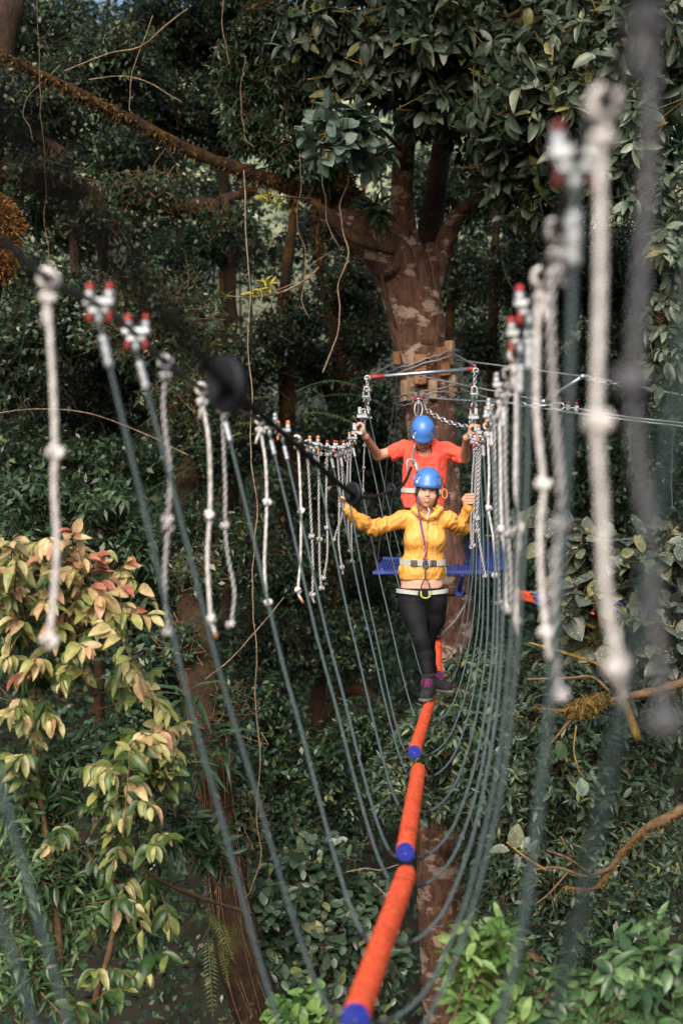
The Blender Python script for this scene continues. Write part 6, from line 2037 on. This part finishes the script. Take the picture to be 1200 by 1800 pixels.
# ================================================================== GROUND, FAR HILL, SKY, LIGHT, CAMERA
gx = np.concatenate([np.linspace(-600, -30, 12), np.linspace(-28, 28, 57), np.linspace(30, 600, 12)])
gy = np.concatenate([np.linspace(-400, -20, 8), np.linspace(-18, 70, 89), np.linspace(75, 900, 20)])
GX, GY = np.meshgrid(gx, gy, indexing='ij')
GZ = ground_z(GX, GY)
far = np.clip((GY - 80) / 260, 0, 1)
GZ = np.minimum(GZ, 22) + far * (1.6 - .6 * far) * (92 + 18 * vnoise(np.stack([GX * .006, GY * .006, GX * 0], -1)))
v = np.stack([GX, GY, GZ], -1).reshape(-1, 3)
nx, ny = len(gx), len(gy)
i, j = np.meshgrid(np.arange(nx - 1), np.arange(ny - 1), indexing='ij')
a = (i * ny + j).ravel()
q = np.stack([a, a + ny, a + ny + 1, a + 1], 1)
m, nt, b = newmat('forest_floor')
tc = N(nt, 'ShaderNodeTexCoord')
sp = N(nt, 'ShaderNodeSeparateXYZ'); nt.links.new(tc.outputs['Object'], sp.inputs[0])
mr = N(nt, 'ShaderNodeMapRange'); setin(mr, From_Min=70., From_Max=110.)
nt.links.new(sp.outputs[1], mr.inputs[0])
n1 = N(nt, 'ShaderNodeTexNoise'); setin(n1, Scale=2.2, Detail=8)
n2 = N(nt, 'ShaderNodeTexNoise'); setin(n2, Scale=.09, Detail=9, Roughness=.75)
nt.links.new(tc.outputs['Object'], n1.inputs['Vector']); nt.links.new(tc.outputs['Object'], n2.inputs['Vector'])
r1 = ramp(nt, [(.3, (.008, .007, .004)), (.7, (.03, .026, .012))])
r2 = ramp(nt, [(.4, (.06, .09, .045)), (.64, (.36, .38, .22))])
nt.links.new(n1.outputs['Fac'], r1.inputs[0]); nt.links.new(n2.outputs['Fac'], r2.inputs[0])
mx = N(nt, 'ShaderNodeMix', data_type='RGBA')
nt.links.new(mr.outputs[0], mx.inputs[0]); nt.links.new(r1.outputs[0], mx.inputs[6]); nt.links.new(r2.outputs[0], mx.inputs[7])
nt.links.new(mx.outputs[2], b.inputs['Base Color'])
b.inputs['Roughness'].default_value = .95
g = link('ground', fast_mesh('ground', v, q), m)
tag(g, None, None, None, 'structure')

SUN_EL, SUN_AZ = math.radians(39), math.radians(194)      # azimuth from +Y (straight ahead) clockwise: behind, to the left
w = bpy.data.worlds.new('World')
SC.world = w
w.use_nodes = True
nt = w.node_tree
sky = N(nt, 'ShaderNodeTexSky')
sky.sky_type = 'NISHITA'
sky.sun_disc = False
sky.sun_elevation = SUN_EL
sky.sun_rotation = SUN_AZ
sky.air_density = 1.0
sky.dust_density = 7.0
sky.ozone_density = 1.0
bg = nt.nodes['Background']
nt.links.new(sky.outputs[0], bg.inputs[0])
bg.inputs[1].default_value = .15
L = bpy.data.lights.new('sun', 'SUN')
L.energy = 1.5
L.angle = math.radians(45)
L.color = (1, .98, .94)
so = bpy.data.objects.new('sun', L)
COL.objects.link(so)
sd = Vector((math.sin(SUN_AZ) * math.cos(SUN_EL), math.cos(SUN_AZ) * math.cos(SUN_EL), math.sin(SUN_EL)))
so.rotation_euler = sd.to_track_quat('Z', 'Y').to_euler()
so.location = (0, 0, 40)

cam = bpy.data.cameras.new('camera')
cam.sensor_fit = 'VERTICAL'
cam.sensor_height = 36
cam.sensor_width = 24
cam.lens = 50
cam.clip_start = .05
cam.clip_end = 3000
cam.dof.use_dof = True
cam.dof.focus_distance = 10.6
cam.dof.aperture_fstop = 1.9
cam.dof.aperture_blades = 0
co = bpy.data.objects.new('camera', cam)
COL.objects.link(co)
co.location = (0, 0, EZ)
co.rotation_euler = (math.radians(90), 0, 0)
SC.camera = co
SC.view_settings.view_transform = 'Standard'
SC.view_settings.look = 'None'
SC.view_settings.exposure = 0.6
SC.view_settings.gamma = 1
SC.render.engine = 'CYCLES'
cy = SC.cycles
cy.use_denoising = True
cy.max_bounces = 6
cy.diffuse_bounces = 3
cy.glossy_bounces = 2
cy.transmission_bounces = 3
cy.transparent_max_bounces = 4
cy.sample_clamp_indirect = 6
cy.caustics_reflective = False
cy.caustics_refractive = False
